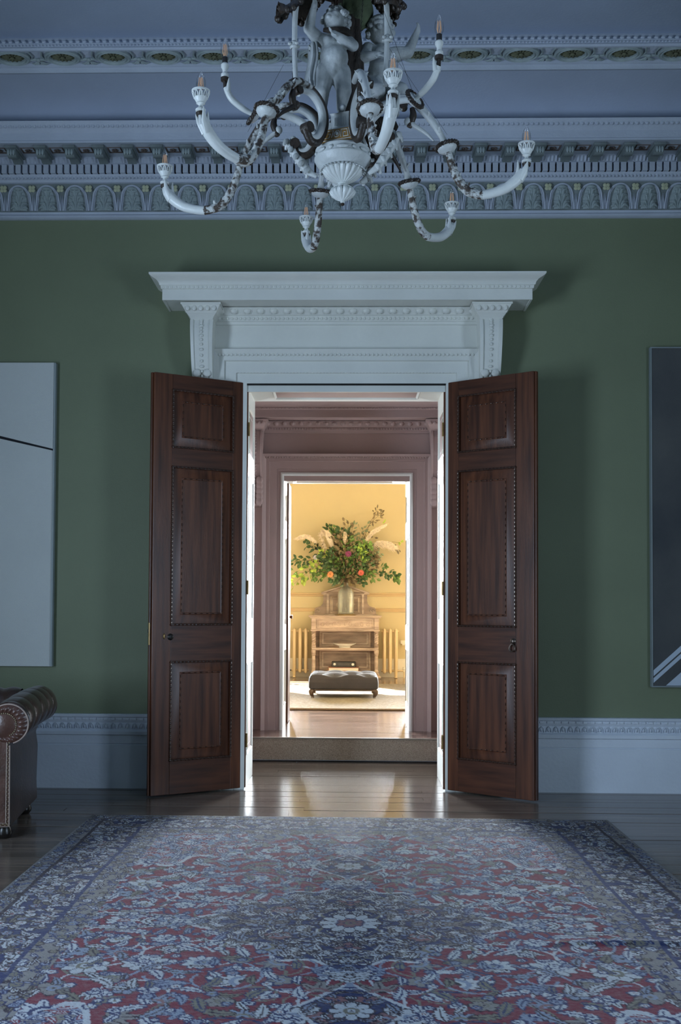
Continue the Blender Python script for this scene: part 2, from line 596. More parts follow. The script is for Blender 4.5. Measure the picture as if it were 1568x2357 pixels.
for k in range(-4, 16):
    xr = RPH + k * RP
    if first:
        ring.location.x = ros.location.x = xr; lnk.location.x = xr + RP / 2; first = False
        continue
    inst(ring, bd, (xr, 0, 0)); inst(ros, bd, (xr, 0, 0)); inst(lnk, bd, (xr + RP / 2, 0, 0))

# ---- baseboards of the front room
BP = [(0.0, 0.0), (0.045, 0.0), (0.045, 0.311), (0.038, 0.314), (0.038, 0.318), (0.042, 0.322), (0.040, 0.38), (0.052, 0.386), (0.052, 0.408), (0.044, 0.418), (0.032, 0.424), (0.030, 0.47), (0.040, 0.488), (0.040, 0.507), (0.052, 0.512), (0.056, 0.528), (0.05, 0.532), (0, 0.532)]
lf = None
for nm, xa, xb in (('baseboard_left', -4.0, -0.98), ('baseboard_right', 0.95, 4.0)):
    bb = tag(MB().sweep_x(BP, xa, xb, caps=True).build(nm, SKIRT, smooth=30), kind=S)
    xs = np.arange(max(xa, -2.9) + 0.03, min(xb, 2.9), 0.0515)
    for x in xs:
        if lf is None:
            q = MB()
            q.tube([(-0.019, -0.037, 0.428), (-0.012, -0.042, 0.455), (0, -0.044, 0.468), (0.012, -0.042, 0.455), (0.019, -0.037, 0.428)], 0.0035, 5)
            q.ellipsoid((0, -0.036, 0.445), (0.010, 0.006, 0.016), 8, 5)
            q.box(-0.014, 0.014, -0.047, -0.03, 0.491, 0.505)
            lf = q.build('leaf_ornament', SKIRT, bb)
            lf.location.x = x
        else:
            inst(lf, bb, (x, 0, 0))


# ---- door surround: architrave, frieze, carved consoles and cornice
def overdoor(name, label, m, xa, xb, z0, zt, y0, s, sz, carved=True, zbot=-0.2, lobed=False):
    q = s
    root = tag(MB().sweep_frame([(0, 0), (0, 0.045), (0.075 * q, 0.045), (0.079 * q, 0.06), (0.16 * q, 0.06), (0.164 * q, 0.078), (0.20 * q, 0.075), (0.225 * q, 0.094), (0.243 * q, 0.10), (0.245 * q, 0.0)],
                                xa, xb, z0, zt, y0).build(name, m, smooth=25), kind=S, label=label)
    za = zt + 0.245 * q
    Z = lambda d: zt + d * sz
    # frieze
    xo = 0.395 * q
    MB().box(xa - xo, xb + xo, y0 - 0.03, y0 - 0.001, za - 0.3 * q, Z(0.555)).build('frieze', m, root, smooth=0)
    # carved row on the architrave
    bead_row('carved_row', m, root, xa - 0.2 * q, xb + 0.2 * q, 0.030 * q, lambda b, x: b.ellipsoid((x, y0 - 0.083, zt + 0.205 * q), (0.011 * q, 0.008, 0.012 * q), 6, 4))
    bead_row('carved_row', m, root, xa - 0.1 * q, xb + 0.1 * q, 0.024 * q, lambda b, x: b.ellipsoid((x, y0 - 0.056, zt + 0.079 * q), (0.008 * q, 0.006, 0.005 * q), 6, 4))
    # bed mould
    xi = 0.235 * q
    MB().sweep_x([(0.03, Z(0.43)), (0.045, Z(0.433)), (0.05, Z(0.45)), (0.06, Z(0.455)), (0.068, Z(0.49)), (0.08, Z(0.495)), (0.085, Z(0.503)), (0.12, Z(0.54)), (0.03, Z(0.545))], xa - xi, xb + xi, y0).build('bed_mould', m, root)
    n = 20
    step = (xb - xa + 2 * xi) / n
    egg = None
    for k in range(n):
        x = xa - xi + step * (k + 0.5)
        if egg is None:
            eb = MB().ellipsoid((0, y0 - 0.098, Z(0.520)), (0.030 * q, 0.024, 0.026 * sz), 10, 6)
            for ss in (-1, 1):
                eb.tube([(ss * 0.031 * q, y0 - 0.112, Z(0.538)), (ss * 0.030 * q, y0 - 0.098, Z(0.515)), (ss * 0.018 * q, y0 - 0.085, Z(0.499))], 0.0045, 5)
            egg = eb.build('egg_ornament', m, root)
            egg.location.x = x
        else:
            inst(egg, root, (x, 0, 0))
    bead_row('bead_row', m, root, xa - xi, xb + xi, 0.031 * q, lambda b, x: b.ellipsoid((x, y0 - 0.066, Z(0.472)), (0.012 * q, 0.008, 0.012 * sz), 6, 4))
    # cornice
    hx = 0.272 * q
    MB().sweep_u([(0.03, Z(0.546)), (0.29, Z(0.546)), (0.293, Z(0.541)), (0.307, Z(0.541)), (0.307, Z(0.617)), (0.315, Z(0.620)), (0.318, Z(0.640)), (0.325, Z(0.643)), (0.33, Z(0.66)), (0.345, Z(0.678)), (0.372, Z(0.690)), (0.386, Z(0.700)), (0.39, Z(0.704)),
                  (0.39, Z(0.716)), (0.0, Z(0.722))], xa - hx, xb + hx, y0).build('cornice', m, root, smooth=30)
    bead_row('carved_row', m, root, xa - hx - 0.3, xb + hx + 0.3, 0.0305 * q, lambda b, x: b.ellipsoid((x, y0 - 0.318, Z(0.630)), (0.010 * q, 0.006, 0.009 * sz), 6, 4))
    # consoles
    for sd in (-1, 1):
        xc = (xa - 0.313 * q) if sd < 0 else (xb + 0.305 * q)
        w = 0.083 * q
        path = bez([(0.205, Z(0.43)), (0.222, Z(0.36)), (0.215, Z(0.25)), (0.175, Z(0.10)), (0.125, Z(-0.02)), (0.11, Z(zbot * 0.55)), (0.13, Z(zbot * 0.9)), (0.11, Z(zbot)), (0.06, Z(zbot * 1.05))] if False else
                   [(0.205, Z(0.43), 0), (0.222, Z(0.36), 0), (0.215, Z(0.25), 0), (0.175, Z(0.10), 0), (0.125, Z(-0.02), 0), (0.105, Z(zbot * 0.55), 0), (0.13, Z(zbot * 0.85), 0), (0.11, Z(zbot), 0), (0.05, Z(zbot * 1.05), 0)], 4)
        cb_ = MB()
        vs, fs = [], []
        nn = len(path)
        for i, pt in enumerate(path):
            ww = w * (1 - 0.28 * i / nn)
            for xx, pp in ((-ww, 0.03), (-ww, pt[0]), (-ww * 0.72, pt[0] + 0.004), (-ww * 0.66, pt[0] - 0.008), (ww * 0.66, pt[0] - 0.008), (ww * 0.72, pt[0] + 0.004), (ww, pt[0]), (ww, 0.03)):
                vs.append((xc + xx, y0 - pp, pt[1]))
        for i in range(nn - 1):
            for k in range(7):
                fs.append((i * 8 + k, i * 8 + k + 1, i * 8 + 8 + k + 1, i * 8 + 8 + k))
        fs.append(tuple(range(8)))
        fs.append(tuple((nn - 1) * 8 + k for k in range(8)))
        cb_.add(vs, fs)
        con = cb_.build('console', m, root, smooth=30)
        pb = MB()
        for i in range(0, nn - 6):
            pt = path[i]
            pb.ellipsoid((xc, y0 - pt[0] + 0.002, pt[1]), (0.013 * q * (1.2 if i % 3 == 0 else 0.8), 0.008, 0.011 * sz), 8, 5)
        if lobed:
            for j in range(5):
                zz = Z(zbot * (0.2 + 0.17 * j))
                for s2 in (-1, 1):
                    pb.ellipsoid((xc + s2 * w * 0.5, y0 - 0.14, zz), (w * 0.5, 0.02, 0.045 * sz), 8, 6)
        else:
            for s2 in (-1, 1):
                pb.ellipsoid((xc + s2 * w * 0.45, y0 - 0.165, Z(0.055)), (w * 0.35, 0.012, 0.03), 8, 6)
        pb.build('carved_drop', m, con)
        # capital above the console
        kb = MB()
        for a, b_, za_, zb_ in ((0.075, 0.085, 0.428, 0.442), (0.082, 0.098, 0.442, 0.462), (0.098, 0.105, 0.462, 0.470), (0.106, 0.136, 0.470, 0.522), (0.142, 0.142, 0.522, 0.536)):
            p0, p1 = 0.20 + (a - 0.075) * 1.1, 0.20 + (b_ - 0.075) * 1.1
            vs = []
            for aa, pp, zz in ((a, p0, za_), (b_, p1, zb_)):
                vs += [(xc - aa * q, y0 - 0.03, Z(zz)), (xc - aa * q, y0 - pp, Z(zz)), (xc + aa * q, y0 - pp, Z(zz)), (xc + aa * q, y0 - 0.03, Z(zz))]
            kb.add(vs, [(0, 1, 5, 4), (1, 2, 6, 5), (2, 3, 7, 6), (0, 1, 2, 3), (4, 5, 6, 7)])
        for k in range(-2, 3):
            kb.ellipsoid((xc + k * 0.047 * q, y0 - 0.258, Z(0.498)), (0.017 * q, 0.014, 0.022 * sz), 8, 5)
        kb.build('capital', m, con)
    return root


overdoor('trim_3', 'white carved door surround with consoles on the green wall', WHITE, XL, XR, 0.0, ZT, 0.0, 1.0, 1.0)

# ---- panelled reveal of the opening
def reveal(name, m, x, sgn, y0, y1, z0, zt, panels, rec=0.02):
    """jamb lining at x; the room side is towards sgn"""
    b = MB()
    t = 0.012
    st = 0.10
    X = lambda d: x - sgn * d
    b.box(X(0.001), X(0.0), y0, y1, z0, zt)
    b = MB()
    b.box(X(rec + 0.004), X(rec), y0, y1, z0, zt)
    b.box(X(rec), X(0), y0, y0 + st, z0, zt)
    b.box(X(rec), X(0), y1 - st, y1, z0, zt)
    zs = [z0] + [v for p in panels for v in p] + [zt]
    for a, c in zip(zs[0::2], zs[1::2]):
        b.box(X(rec), X(0), y0 + st, y1 - st, a, c)
    o = tag(b.build(name, m, smooth=0), kind=S)
    for a, c in panels:
        p = MB()
        mid = []
        for d, e in ((0.0, 0.0), (0.012, -0.006), (0.030, rec * 0.6), (0.055, rec * 0.95), (0.062, rec * 0.2), (0.075, rec * 0.4)):
            mid.append((d, e))
        vs, fs = [], []
        for d, e in mid:
            xx = X(e)
            vs += [(xx, y0 + st + d, a + d), (xx, y1 - st - d, a + d), (xx, y1 - st - d, c - d), (xx, y0 + st + d, c - d)]
        for i in range(len(mid) - 1):
            for k in range(4):
                k2 = (k + 1) % 4
                fs.append((i * 4 + k, i * 4 + k2, i * 4 + 4 + k2, i * 4 + 4 + k))
        n = (len(mid) - 1) * 4
        fs.append((n, n + 1, n + 2, n + 3))
        p.add(vs, fs)
        p.build('panel', m, o, smooth=25)
    return o


PAN = [(0.22, 0.90), (1.20, 2.28), (2.43, 2.80)]
reveal('door_jamb_left', WHITE, XL, 1, 0.0, YB, 0.0, ZT, PAN)
reveal('door_jamb_right', WHITE, XR, -1, 0.0, YB, 0.0, ZT, PAN)


def soffit(name, m, x0, x1, y0, y1, z, ins=0.11, insx=0.16):
    b = MB()
    b.box(x0, x1, y0, y0 + ins, z, z + 0.03).box(x0, x1, y1 - ins, y1, z, z + 0.03)
    b.box(x0, x0 + insx, y0 + ins, y1 - ins, z, z + 0.03).box(x1 - insx, x1, y0 + ins, y1 - ins, z, z + 0.03)
    b.box(x0, x1, y0, y1, z + 0.035, z + 0.05)
    o = tag(b.build(name, m, smooth=0), kind=S)
    vs, fs = [], []
    mid = [(0, 0.0), (0.01, -0.008), (0.03, 0.012), (0.05, 0.03), (0.09, 0.032), (0.095, 0.016), (0.12, 0.03)]
    for d, e in mid:
        vs += [(x0 + insx + d, y0 + ins + d, z + e), (x1 - insx - d, y0 + ins + d, z + e), (x1 - insx - d, y1 - ins - d, z + e), (x0 + insx + d, y1 - ins - d, z + e)]
    for i in range(len(mid) - 1):
        for k in range(4):
            k2 = (k + 1) % 4
            fs.append((i * 4 + k, i * 4 + k2, i * 4 + 4 + k2, i * 4 + 4 + k))
    n = (len(mid) - 1) * 4
    fs.append((n, n + 1, n + 2, n + 3))
    MB().add(vs, fs).build('panel', m, o, smooth=25)
    return o


soffit('door_head', WHITE, XL, XR, 0.0, YB, ZT)
tag(MB().box(XL, XR, -0.048, -0.030, ZT - 0.010, ZT + 0.002).build('door_stop_strip', IRON, smooth=0), kind=S)

# ------------------------------------------------------------------ lobby
LXL, LXR, LZ, LY = -0.575, 0.556, 2.483, 1.95
LF = 0.20
wall_with_hole('wall_lobby_front', PINK, 0.3, YB, -4.0, 4.0, XL - 0.005, XR + 0.005, ZT + 0.005, 5.1)
wall_with_hole('wall_lobby_back', PINK, LY, LY + 0.25, -3.0, 3.0, LXL - 0.004, LXR + 0.004, LZ + 0.004, 4.4, 0.0)
tag(MB().box(-1.9, -1.75, YB, LY, 0, 4.2).build('wall_lobby_left', PINK, smooth=0), kind=S)
tag(MB().box(1.75, 1.9, YB, LY, 0, 4.2).build('wall_lobby_right', PINK, smooth=0), kind=S)
tag(MB().box(-1.9, 1.9, YB, LY, 3.75, 3.9).build('ceiling_lobby', PINK, smooth=0), kind=S)
overdoor('trim_4', 'mauve painted carved door surround inside the lobby', PINK, LXL, LXR, LF, LZ, LY, 0.8, 0.9, zbot=-0.30, lobed=True)
tag(MB().sweep_x([(0, LF), (0.03, LF), (0.03, LF + 0.20), (0.02, LF + 0.21), (0.02, LF + 0.30), (0, LF + 0.31)], -1.75, -0.86, LY).build('baseboard_lobby_left', PINK), kind=S)
tag(MB().sweep_x([(0, LF), (0.03, LF), (0.03, LF + 0.20), (0.02, LF + 0.21), (0.02, LF + 0.30), (0, LF + 0.31)], 0.84, 1.75, LY).build('baseboard_lobby_right', PINK), kind=S)
# step clad in coir matting
COIR = mat('coir_matting', (0.22, 0.17, 0.125), 0.95, 0, 240, 0.8, 240, col2=(0.52, 0.44, 0.34))
stp = tag(MB().bbox(-1.74, 1.74, 1.352, 1.375, 0.012, 0.196, 0.004).build('step', COIR, smooth=0), kind=S, label='low step faced with brown coir matting under the lobby floor')
MB().box(-1.74, 1.74, 1.338, 1.352, 0.0, 0.012).build('edge_strip', IRON, stp, smooth=0)
MB().bbox(-1.74, 1.74, 1.346, 1.372, 0.190, 0.203, 0.003).build('nosing', mat('nosing_strip', (0.25, 0.22, 0.18), 0.35, 0.1), stp, smooth=0)
PARQ = mat('polished_oak_floor', (0.115, 0.075, 0.062), 0.16, 0, 3.0, 0.04, 20, spec=0.4, col2=(0.26, 0.175, 0.14), stretch=(0.8, 7, 7), rnd=0.25)
f2 = tag(MB().box(-3.0, 3.0, 1.375, 9.0, 0.05, LF - 0.016).build('floor_upper', mat('floor_bed', (0.01, 0.008, 0.006), 0.9), smooth=0), kind=S)
y = 1.375
while y < 8.95:
    cuts = [-3.0, random.uniform(-1.4, -0.2), random.uniform(0.0, 1.4), 3.0] if y < 4 else [-3.0, random.uniform(-1, 1), 3.0]
    for xa, xb in zip(cuts, cuts[1:]):
        MB().box(xa + 0.0008, xb - 0.0008, y + 0.0008, y + 0.1192, LF - 0.016, LF + random.uniform(-0.0006, 0.0006)).build('floor_board', PARQ, f2, smooth=0, fix=False)
    y += 0.12
# inner doorway lining
LY2 = 2.56
PAN2 = [(LF + 0.2, LF + 0.72), (LF + 0.92, LF + 1.75), (LF + 1.88, LF + 2.16)]
reveal('door_jamb_inner_left', WHITE, LXL, 1, LY, 2.41, LF, LZ, PAN2)
reveal('door_jamb_inner_right', WHITE, LXR, -1, LY, LY2, LF, LZ, PAN2)
soffit('door_head_inner', WHITE, LXL - 0.045, LXR, LY, LY2, LZ, 0.14, 0.12)
wb = MB().sweep_frame([(0, 0), (0, 0.016), (0.016, 0.020), (0.03, 0.012), (0.03, 0.0)], LXL, LXR, LF, LZ, LY - 0.045)
tag(wb.build('door_edge_bead', WHITE), kind=S)
# dark door standing open in the yellow room
d3 = tag(MB().bbox(-0.608, -0.557, 2.416, 2.78, LF + 0.008, LZ - 0.01, 0.003).build('door_3', MAHOG_V, smooth=0), kind=S, label='dark inner door standing open edge-on beside the yellow room opening')
MB().tube([(-0.557, 2.72, 1.2), (-0.532, 2.72, 1.2)], [0.012, 0.02], 10).build('door_knob', BRASS, d3)

# ------------------------------------------------------------------ yellow room
wall_with_hole('wall_yellow_front', YELLOW, LY + 0.25, LY2, -3.0, 3.0, LXL - 0.045, LXR + 0.004, LZ + 0.004, 4.4, 0.0)
YW = 8.9
# far wall with two real window openings, clear of the dresser
WZ0, WZ1 = 1.15, 3.65
wl = MB()
wl.box(-3.0, -2.85, YW, YW + 0.2, 0, 4.4).box(-1.05, 1.05, YW, YW + 0.2, 0, 4.4).box(2.85, 3.0, YW, YW + 0.2, 0, 4.4)
for s_ in (-1, 1):
    wl.box(s_ * 2.85, s_ * 1.05, YW, YW + 0.2, 0, WZ0).box(s_ * 2.85, s_ * 1.05, YW, YW + 0.2, WZ1, 4.4)
tag(wl.build('wall_yellow_back', YELLOW, smooth=0), kind=S)
for n_, s_ in ((1, -1), (2, 1)):
    xa, xb = sorted((s_ * 2.85, s_ * 1.05))
    wf = tag(MB().sweep_frame([(0, 0), (0, 0.04), (-0.06, 0.04), (-0.06, -0.03), (0, -0.03)], xa, xb, WZ0, WZ1, YW + 0.1, bottom=True).build('window_%d' % n_, WHITE, smooth=0), kind=S)
    for zb_ in (WZ0 + 0.84, WZ0 + 1.67):
        MB().box(xa + 0.05, xb - 0.05, YW + 0.07, YW + 0.10, zb_ - 0.014, zb_ + 0.014).build('glazing_bar', WHITE, wf, smooth=0)
    MB().box((xa + xb) / 2 - 0.014, (xa + xb) / 2 + 0.014, YW + 0.07, YW + 0.10, WZ0 + 0.05, WZ1 - 0.05).build('glazing_bar', WHITE, wf, smooth=0)
tag(MB().box(3.0, 3.2, LY, YW + 0.2, 0, 4.4).build('wall_yellow_right', YELLOW, smooth=0), kind=S)
tag(MB().box(-3.2, -3.0, LY, YW + 0.2, 0, 4.4).build('wall_yellow_left', YELLOW, smooth=0), kind=S)
tag(MB().box(-3.2, 3.2, LY, YW + 0.2, 4.2, 4.4).build('ceiling_yellow', CREAM, smooth=0), kind=S)
tag(MB().sweep_x([(0, LF), (0.025, LF), (0.025, 0.42), (0.015, 0.44), (0.012, 0.478), (0, 0.482)], -3, 3, YW).build('baseboard_yellow', CREAM), kind=S)
tag(MB().sweep_x([(0, 1.432), (0.02, 1.435), (0.022, 1.455), (0.035, 1.47), (0.035, 1.485), (0, 1.488)], -1.05, 1.05, YW).build('trim_5', YELLOW_D), kind=S)
tag(MB().sweep_x([(0, 1.198), (0.02, 1.20), (0.02, 1.225), (0.03, 1.24), (0.03, 1.252), (0, 1.255)], -1.05, 1.05, YW).build('trim_6', YELLOW_D), kind=S)
# ------------------------------------------------------------------ mahogany double door, both leaves swung into the room
def raised_panel(p, xa, xb, za, zb, s):
    """raised and fielded panel; s = side of the leaf that faces the room"""
    vs, fs = [], []
    prof = [(0.0, 0.018), (0.004, 0.018), (0.070, 0.004), (0.074, 0.0015), (0.080, 0.0015), (0.084, 0.005)]
    for d, e in prof:
        yy = -s * e
        vs += [(xa + d, yy, za + d), (xb - d, yy, za + d), (xb - d, yy, zb - d), (xa + d, yy, zb - d)]
    for i in range(len(prof) - 1):
        for k in range(4):
            k2 = (k + 1) % 4
            fs.append((i * 4 + k, i * 4 + k2, i * 4 + 4 + k2, i * 4 + 4 + k))
    n = (len(prof) - 1) * 4
    fs.append((n, n + 1, n + 2, n + 3))
    p.add(vs, fs)
    yb = -s * 0.04
    p.add([(xa, yb, za), (xb, yb, za), (xb, yb, zb), (xa, yb, zb)], [(0, 1, 2, 3)])


def door_leaf(name, label, hinge, angle, s, w=0.735):
    t = 0.056
    root = tag(empty(name, hinge, angle), label=label, kind='structure')
    z0, z1 = 0.012, 2.937
    ya, yb = (-t, 0) if s > 0 else (0, t)
    ps = [(0.246, 0.925), (1.185, 2.285), (2.425, 2.825)]
    sa, sb = 0.128, w - 0.140
    MB().bbox(0, sa, ya, yb, z0, z1, 0.003).build('stile', MAHOG_V, root, smooth=0)
    MB().bbox(sb, w, ya, yb, z0, z1, 0.003).build('stile', MAHOG_V, root, smooth=0)
    for a, c in ((z0, 0.246), (0.925, 1.185), (2.285, 2.425), (2.825, z1)):
        MB().bbox(sa, sb, ya, yb, a, c, 0.001).build('rail', MAHOG_H, root, smooth=0)
    for a, c in ps:
        p = MB()
        raised_panel(p, sa, sb, a, c, s)
        po = p.build('panel', MAHOG_V, root, smooth=20)
        b = MB()
        # carved egg bead round the opening, lying on a small fillet
        for (xa, za, xb, zb) in ((sa, a, sb, a), (sa, c, sb, c), (sa, a, sa, c), (sb, a, sb, c)):
            L_ = sqrt((xb - xa) ** 2 + (zb - za) ** 2)
            n = int(L_ / 0.028)
            b.tube([(xa, s * 0.002, za), (xb, s * 0.002, zb)], 0.007, 6)
            for k in range(n + 1):
                f = k / n
                b.ellipsoid((xa + (xb - xa) * f, s * 0.006, za + (zb - za) * f), (0.010 if xa != xb else 0.0085, 0.008, 0.010 if za != zb else 0.0085), 6, 4)
        bo = b.build('beading', MAHOG_D, po)
        bo['kind'] = 'stuff'
        # pearls round the raised field
        b = MB()
        xa, xb, za, zb = sa + 0.077, sb - 0.077, a + 0.077, c - 0.077
        for (x0, zz0, x1, zz1) in ((xa, za, xb, za), (xa, zb, xb, zb), (xa, za, xa, zb), (xb, za, xb, zb)):
            n = max(2, int(sqrt((x1 - x0) ** 2 + (zz1 - zz0) ** 2) / 0.042))
            for k in range(n):
                f = (k + 0.5) / n
                b.ellipsoid((x0 + (x1 - x0) * f, 0.0, zz0 + (zz1 - zz0) * f), (0.004 if x0 == x1 else 0.011, 0.0045, 0.004 if zz0 == zz1 else 0.011), 6, 4)
        bo = b.build('pearl_beading', MAHOG_D, po)
        bo['kind'] = 'stuff'
    # rebated meeting edge
    MB().bbox(w - 0.001, w + 0.012, ya + 0.014, yb - 0.020 if s > 0 else yb - 0.014, z0, z1, 0.002).build('meeting_edge', MAHOG_V, root, smooth=0)
    # hinges
    for hz in (0.35, 1.45, 2.60):
        MB().tube([(0.0, s * 0.004, hz - 0.05), (0.0, s * 0.004, hz + 0.05)], 0.008, 8).build('hinge', BRASS, root)
    return root


dl = door_leaf('door_1', 'mahogany door leaf with keyhole plate, open beside the white canvas side', (-0.724, -0.020, 0), atan2(-0.40, -0.621), 1, 0.735)
dr = door_leaf('door_2', 'mahogany door leaf with a ring pull, open beside the dark painting side', (0.689, -0.020, 0), atan2(-0.43, 0.578), -1, 0.722)
# left leaf: lock plate on the edge, keyhole escutcheon and turn button
e = MB().bbox(0.735, 0.7485, -0.040, -0.020, 1.045, 1.20, 0.002).build('lock_plate', BRASS, dl, smooth=0)
MB().bbox(0.747, 0.753, -0.037, -0.026, 1.13, 1.155, 0.002).build('latch_bolt', IRON, e, smooth=0)
q = MB().ellipsoid((0.645, 0.002, 1.105), (0.009, 0.004, 0.020), 10, 6)
q.build('keyhole_plate', BRASS, dl)
q = MB().lathe([(0.001, 0.014), (0.012, 0.012), (0.020, 0.004), (0.024, 0.0)], 14)
q.xf(Matrix.Translation((0.598, 0, 1.100)) @ Matrix.Rotation(-pi / 2, 4, 'X'))
q.build('turn_button', IRON, dl)
# right leaf: rose with a hanging ring pull
q = MB().lathe([(0.001, 0.020), (0.010, 0.018), (0.016, 0.008), (0.022, 0.003), (0.022, 0)], 14)
q.xf(Matrix.Translation((0.565, 0, 1.085)) @ Matrix.Rotation(pi / 2, 4, 'X'))
ro = q.build('handle_rose', mat('worn_bronze', (0.14, 0.11, 0.09), 0.35, 0.25, 40, metal=0.9), dr)
rp = [(0.565 + 0.024 * sin(a) * (0.6 + 0.4 * (1 - cos(a)) / 2), -0.018 - 0.006 * (1 - cos(a)) / 2, 1.068 - 0.026 * (1 - cos(a))) for a in np.linspace(0, 2 * pi, 19)[:-1]]
MB().tube(rp, 0.0048, 6, closed=True).build('ring_pull', MATS['worn_bronze'], ro)
# ------------------------------------------------------------------ the big patterned rug
RUGX, RUGY0, RUGYC, RUGHW, RUGHL = 0.015, -1.065, -3.30, 1.60, 2.235


def make_rug():
    # colour classes
    RED, NAVY, LIGHT, GREY, OLIVE, DARK, BLUE, ROSE = range(8)
    pal = np.array([(0.118, 0.019, 0.036), (0.013, 0.024, 0.082), (0.305, 0.345, 0.390), (0.150, 0.150, 0.155), (0.115, 0.115, 0.095), (0.020, 0.017, 0.028), (0.145, 0.185, 0.265), (0.15, 0.08, 0.09)])
    hx = np.arange(0, RUGHW + 1e-6, 0.005)                 # one quadrant: distance from the two axes
    hy = np.arange(0, RUGHL + 1e-6, 0.005)
    NX, NY = len(hx), len(hy)
    X, Y = np.meshgrid(hx, hy)
    C = np.full((NY, NX), RED)
    r = np.random.default_rng(5)

    def win(cx, cy, R):
        i0, i1 = max(0, int((cx - R) / 0.005)), min(NX, int((cx + R) / 0.005) + 2)
        j0, j1 = max(0, int((cy - R) / 0.005)), min(NY, int((cy + R) / 0.005) + 2)
        return slice(j0, j1), slice(i0, i1)

    def paint(cx, cy, R, fn, ok=None):
        w = win(cx, cy, R)
        if w[0].start >= w[0].stop or w[1].start >= w[1].stop: return
        x, y = X[w] - cx, Y[w] - cy
        for m, c in fn(x, y):
            sub = C[w]
            if ok is not None: m = m & ok[w]
            sub[m] = c

    def rosette(R, n, rot, main, heart, edge):
        def fn(x, y):
            rr, a = np.hypot(x, y), np.arctan2(y, x) + rot
            pet = R * (0.72 + 0.28 * np.abs(np.cos(n * a / 2)))
            gap = np.abs(np.sin(n * a / 2)) < 0.16
            return [(rr < pet + 0.008, edge), (rr < pet, main), ((rr < pet) & (rr > R * 0.36) & (np.abs(np.cos(n * a / 2)) < 0.14), edge), (rr < R * 0.38, heart), (rr < R * 0.2, main if heart != main else edge), (rr < R * 0.09, edge)]
        return fn

    def palmette(R, ang, main, heart, edge):
        ca, sa = cos(ang), sin(ang)
        def fn(x, y):
            u, v = x * ca + y * sa, -x * sa + y * ca
            a = np.arctan2(v, u + R * 0.5)
            rr = np.hypot(u + R * 0.5, v)
            lim = R * (1.05 + 0.35 * np.cos(a * 9)) * np.clip(np.cos(a * 0.85), 0.1, 1) + R * 0.2
            o = np.abs(a) < 1.35
            return [((rr < lim + 0.008) & o, edge), ((rr < lim) & o, main), ((rr < lim * 0.85) & o & (np.abs(np.sin(a * 4.5)) < 0.2) & (rr > R * 0.5), edge), ((rr < R * 0.62) & o, heart), ((rr < R * 0.4) & o, main), ((rr < R * 0.22) & o, edge)]
        return fn

    def leafm(Lh, Wd, ang, curve, main, edge, serr=0):
        ca, sa = cos(ang), sin(ang)
        def fn(x, y):
            u, v = x * ca + y * sa, -x * sa + y * ca
            t = np.clip((u + Lh) / (2 * Lh), 0, 1)
            v2 = v - curve * (4 * t * (1 - t)) + curve * 0.5
            wdt = Wd * np.sin(pi * t ** 0.8) * (1 + serr * np.sin(t * 40))
            o = (u > -Lh) & (u < Lh)
            return [((np.abs(v2) < wdt + 0.006) & o, edge), ((np.abs(v2) < wdt) & o, main), ((np.abs(v2) < 0.0035) & o & (t < 0.8), edge)]
        return fn

    def line(pts, wd, c, ok=None, c2=None):
        for (xa, ya), (xb, yb) in zip(pts, pts[1:]):
            R = max(abs(xb - xa), abs(yb - ya)) / 2 + wd + 0.01
            cx, cy = (xa + xb) / 2, (ya + yb) / 2
            def fn(x, y):
                dx, dy = xb - xa, yb - ya
                px, py = x + cx - xa, y + cy - ya
                t = np.clip((px * dx + py * dy) / (dx * dx + dy * dy + 1e-9), 0, 1)
                d = np.hypot(px - t * dx, py - t * dy)
                out = [(d < wd, c)]
                return out
            paint(cx, cy, R, fn, ok)

    fx, fy = 1.09, RUGHL - 0.50           # field half-size
    field = (X < fx) & (Y < fy)
    ex, ey = RUGHW - X, RUGHL - Y
    e = np.minimum(ex, ey)                # distance from the rug's edge
    # medallion: lobed diamond in navy with a pendant on the long axis
    ang = np.arctan2(Y, X)
    dm = np.hypot(X / 0.56, Y / 0.50)
    lob = 1.0 + 0.09 * np.cos(ang * 12) + 0.10 * np.cos(ang * 4)
    med = dm < lob
    C[(dm < lob + 0.05) & field] = LIGHT
    C[med] = NAVY
    C[(dm < 0.52 * lob)] = BLUE
    C[(dm < 0.48 * lob)] = NAVY
    pen = (np.abs(X) / 0.20 + np.abs(Y - 0.98) / 0.24)
    C[(pen < 1.12)] = LIGHT
    C[(pen < 1.0)] = NAVY
    neck = (X < 0.05 + 0.04 * np.cos(Y * 30)) & (Y > 0.5) & (Y < 0.76)
    C[neck] = BLUE
    # corner pieces
    cr = np.hypot((fx - X) / 0.56, (fy - Y) / 0.72)
    ca_ = np.arctan2(fy - Y, fx - X)
    corner = (cr < 1.0 + 0.10 * np.cos(ca_ * 14)) & field
    C[(cr < 1.06 + 0.10 * np.cos(ca_ * 14)) & field] = LIGHT
    C[corner] = BLUE
    inner = field & ~med & (pen >= 1.12) & ~corner

    # arabesque vines on the red ground
    for k in range(46):
        cx, cy = r.uniform(0.02, fx), r.uniform(0.02, fy)
        a0, R0 = r.uniform(0, 2 * pi), r.uniform(0.07, 0.22)
        sgn = r.choice((-1, 1))
        pts = [(cx + R0 * (1 - 0.6 * t) * cos(a0 + sgn * 4.6 * t), cy + R0 * (1 - 0.6 * t) * sin(a0 + sgn * 4.6 * t)) for t in np.linspace(0, 1, 18)]
        line(pts, r.uniform(0.0045, 0.007), r.choice((LIGHT, BLUE, OLIVE, NAVY)), field)
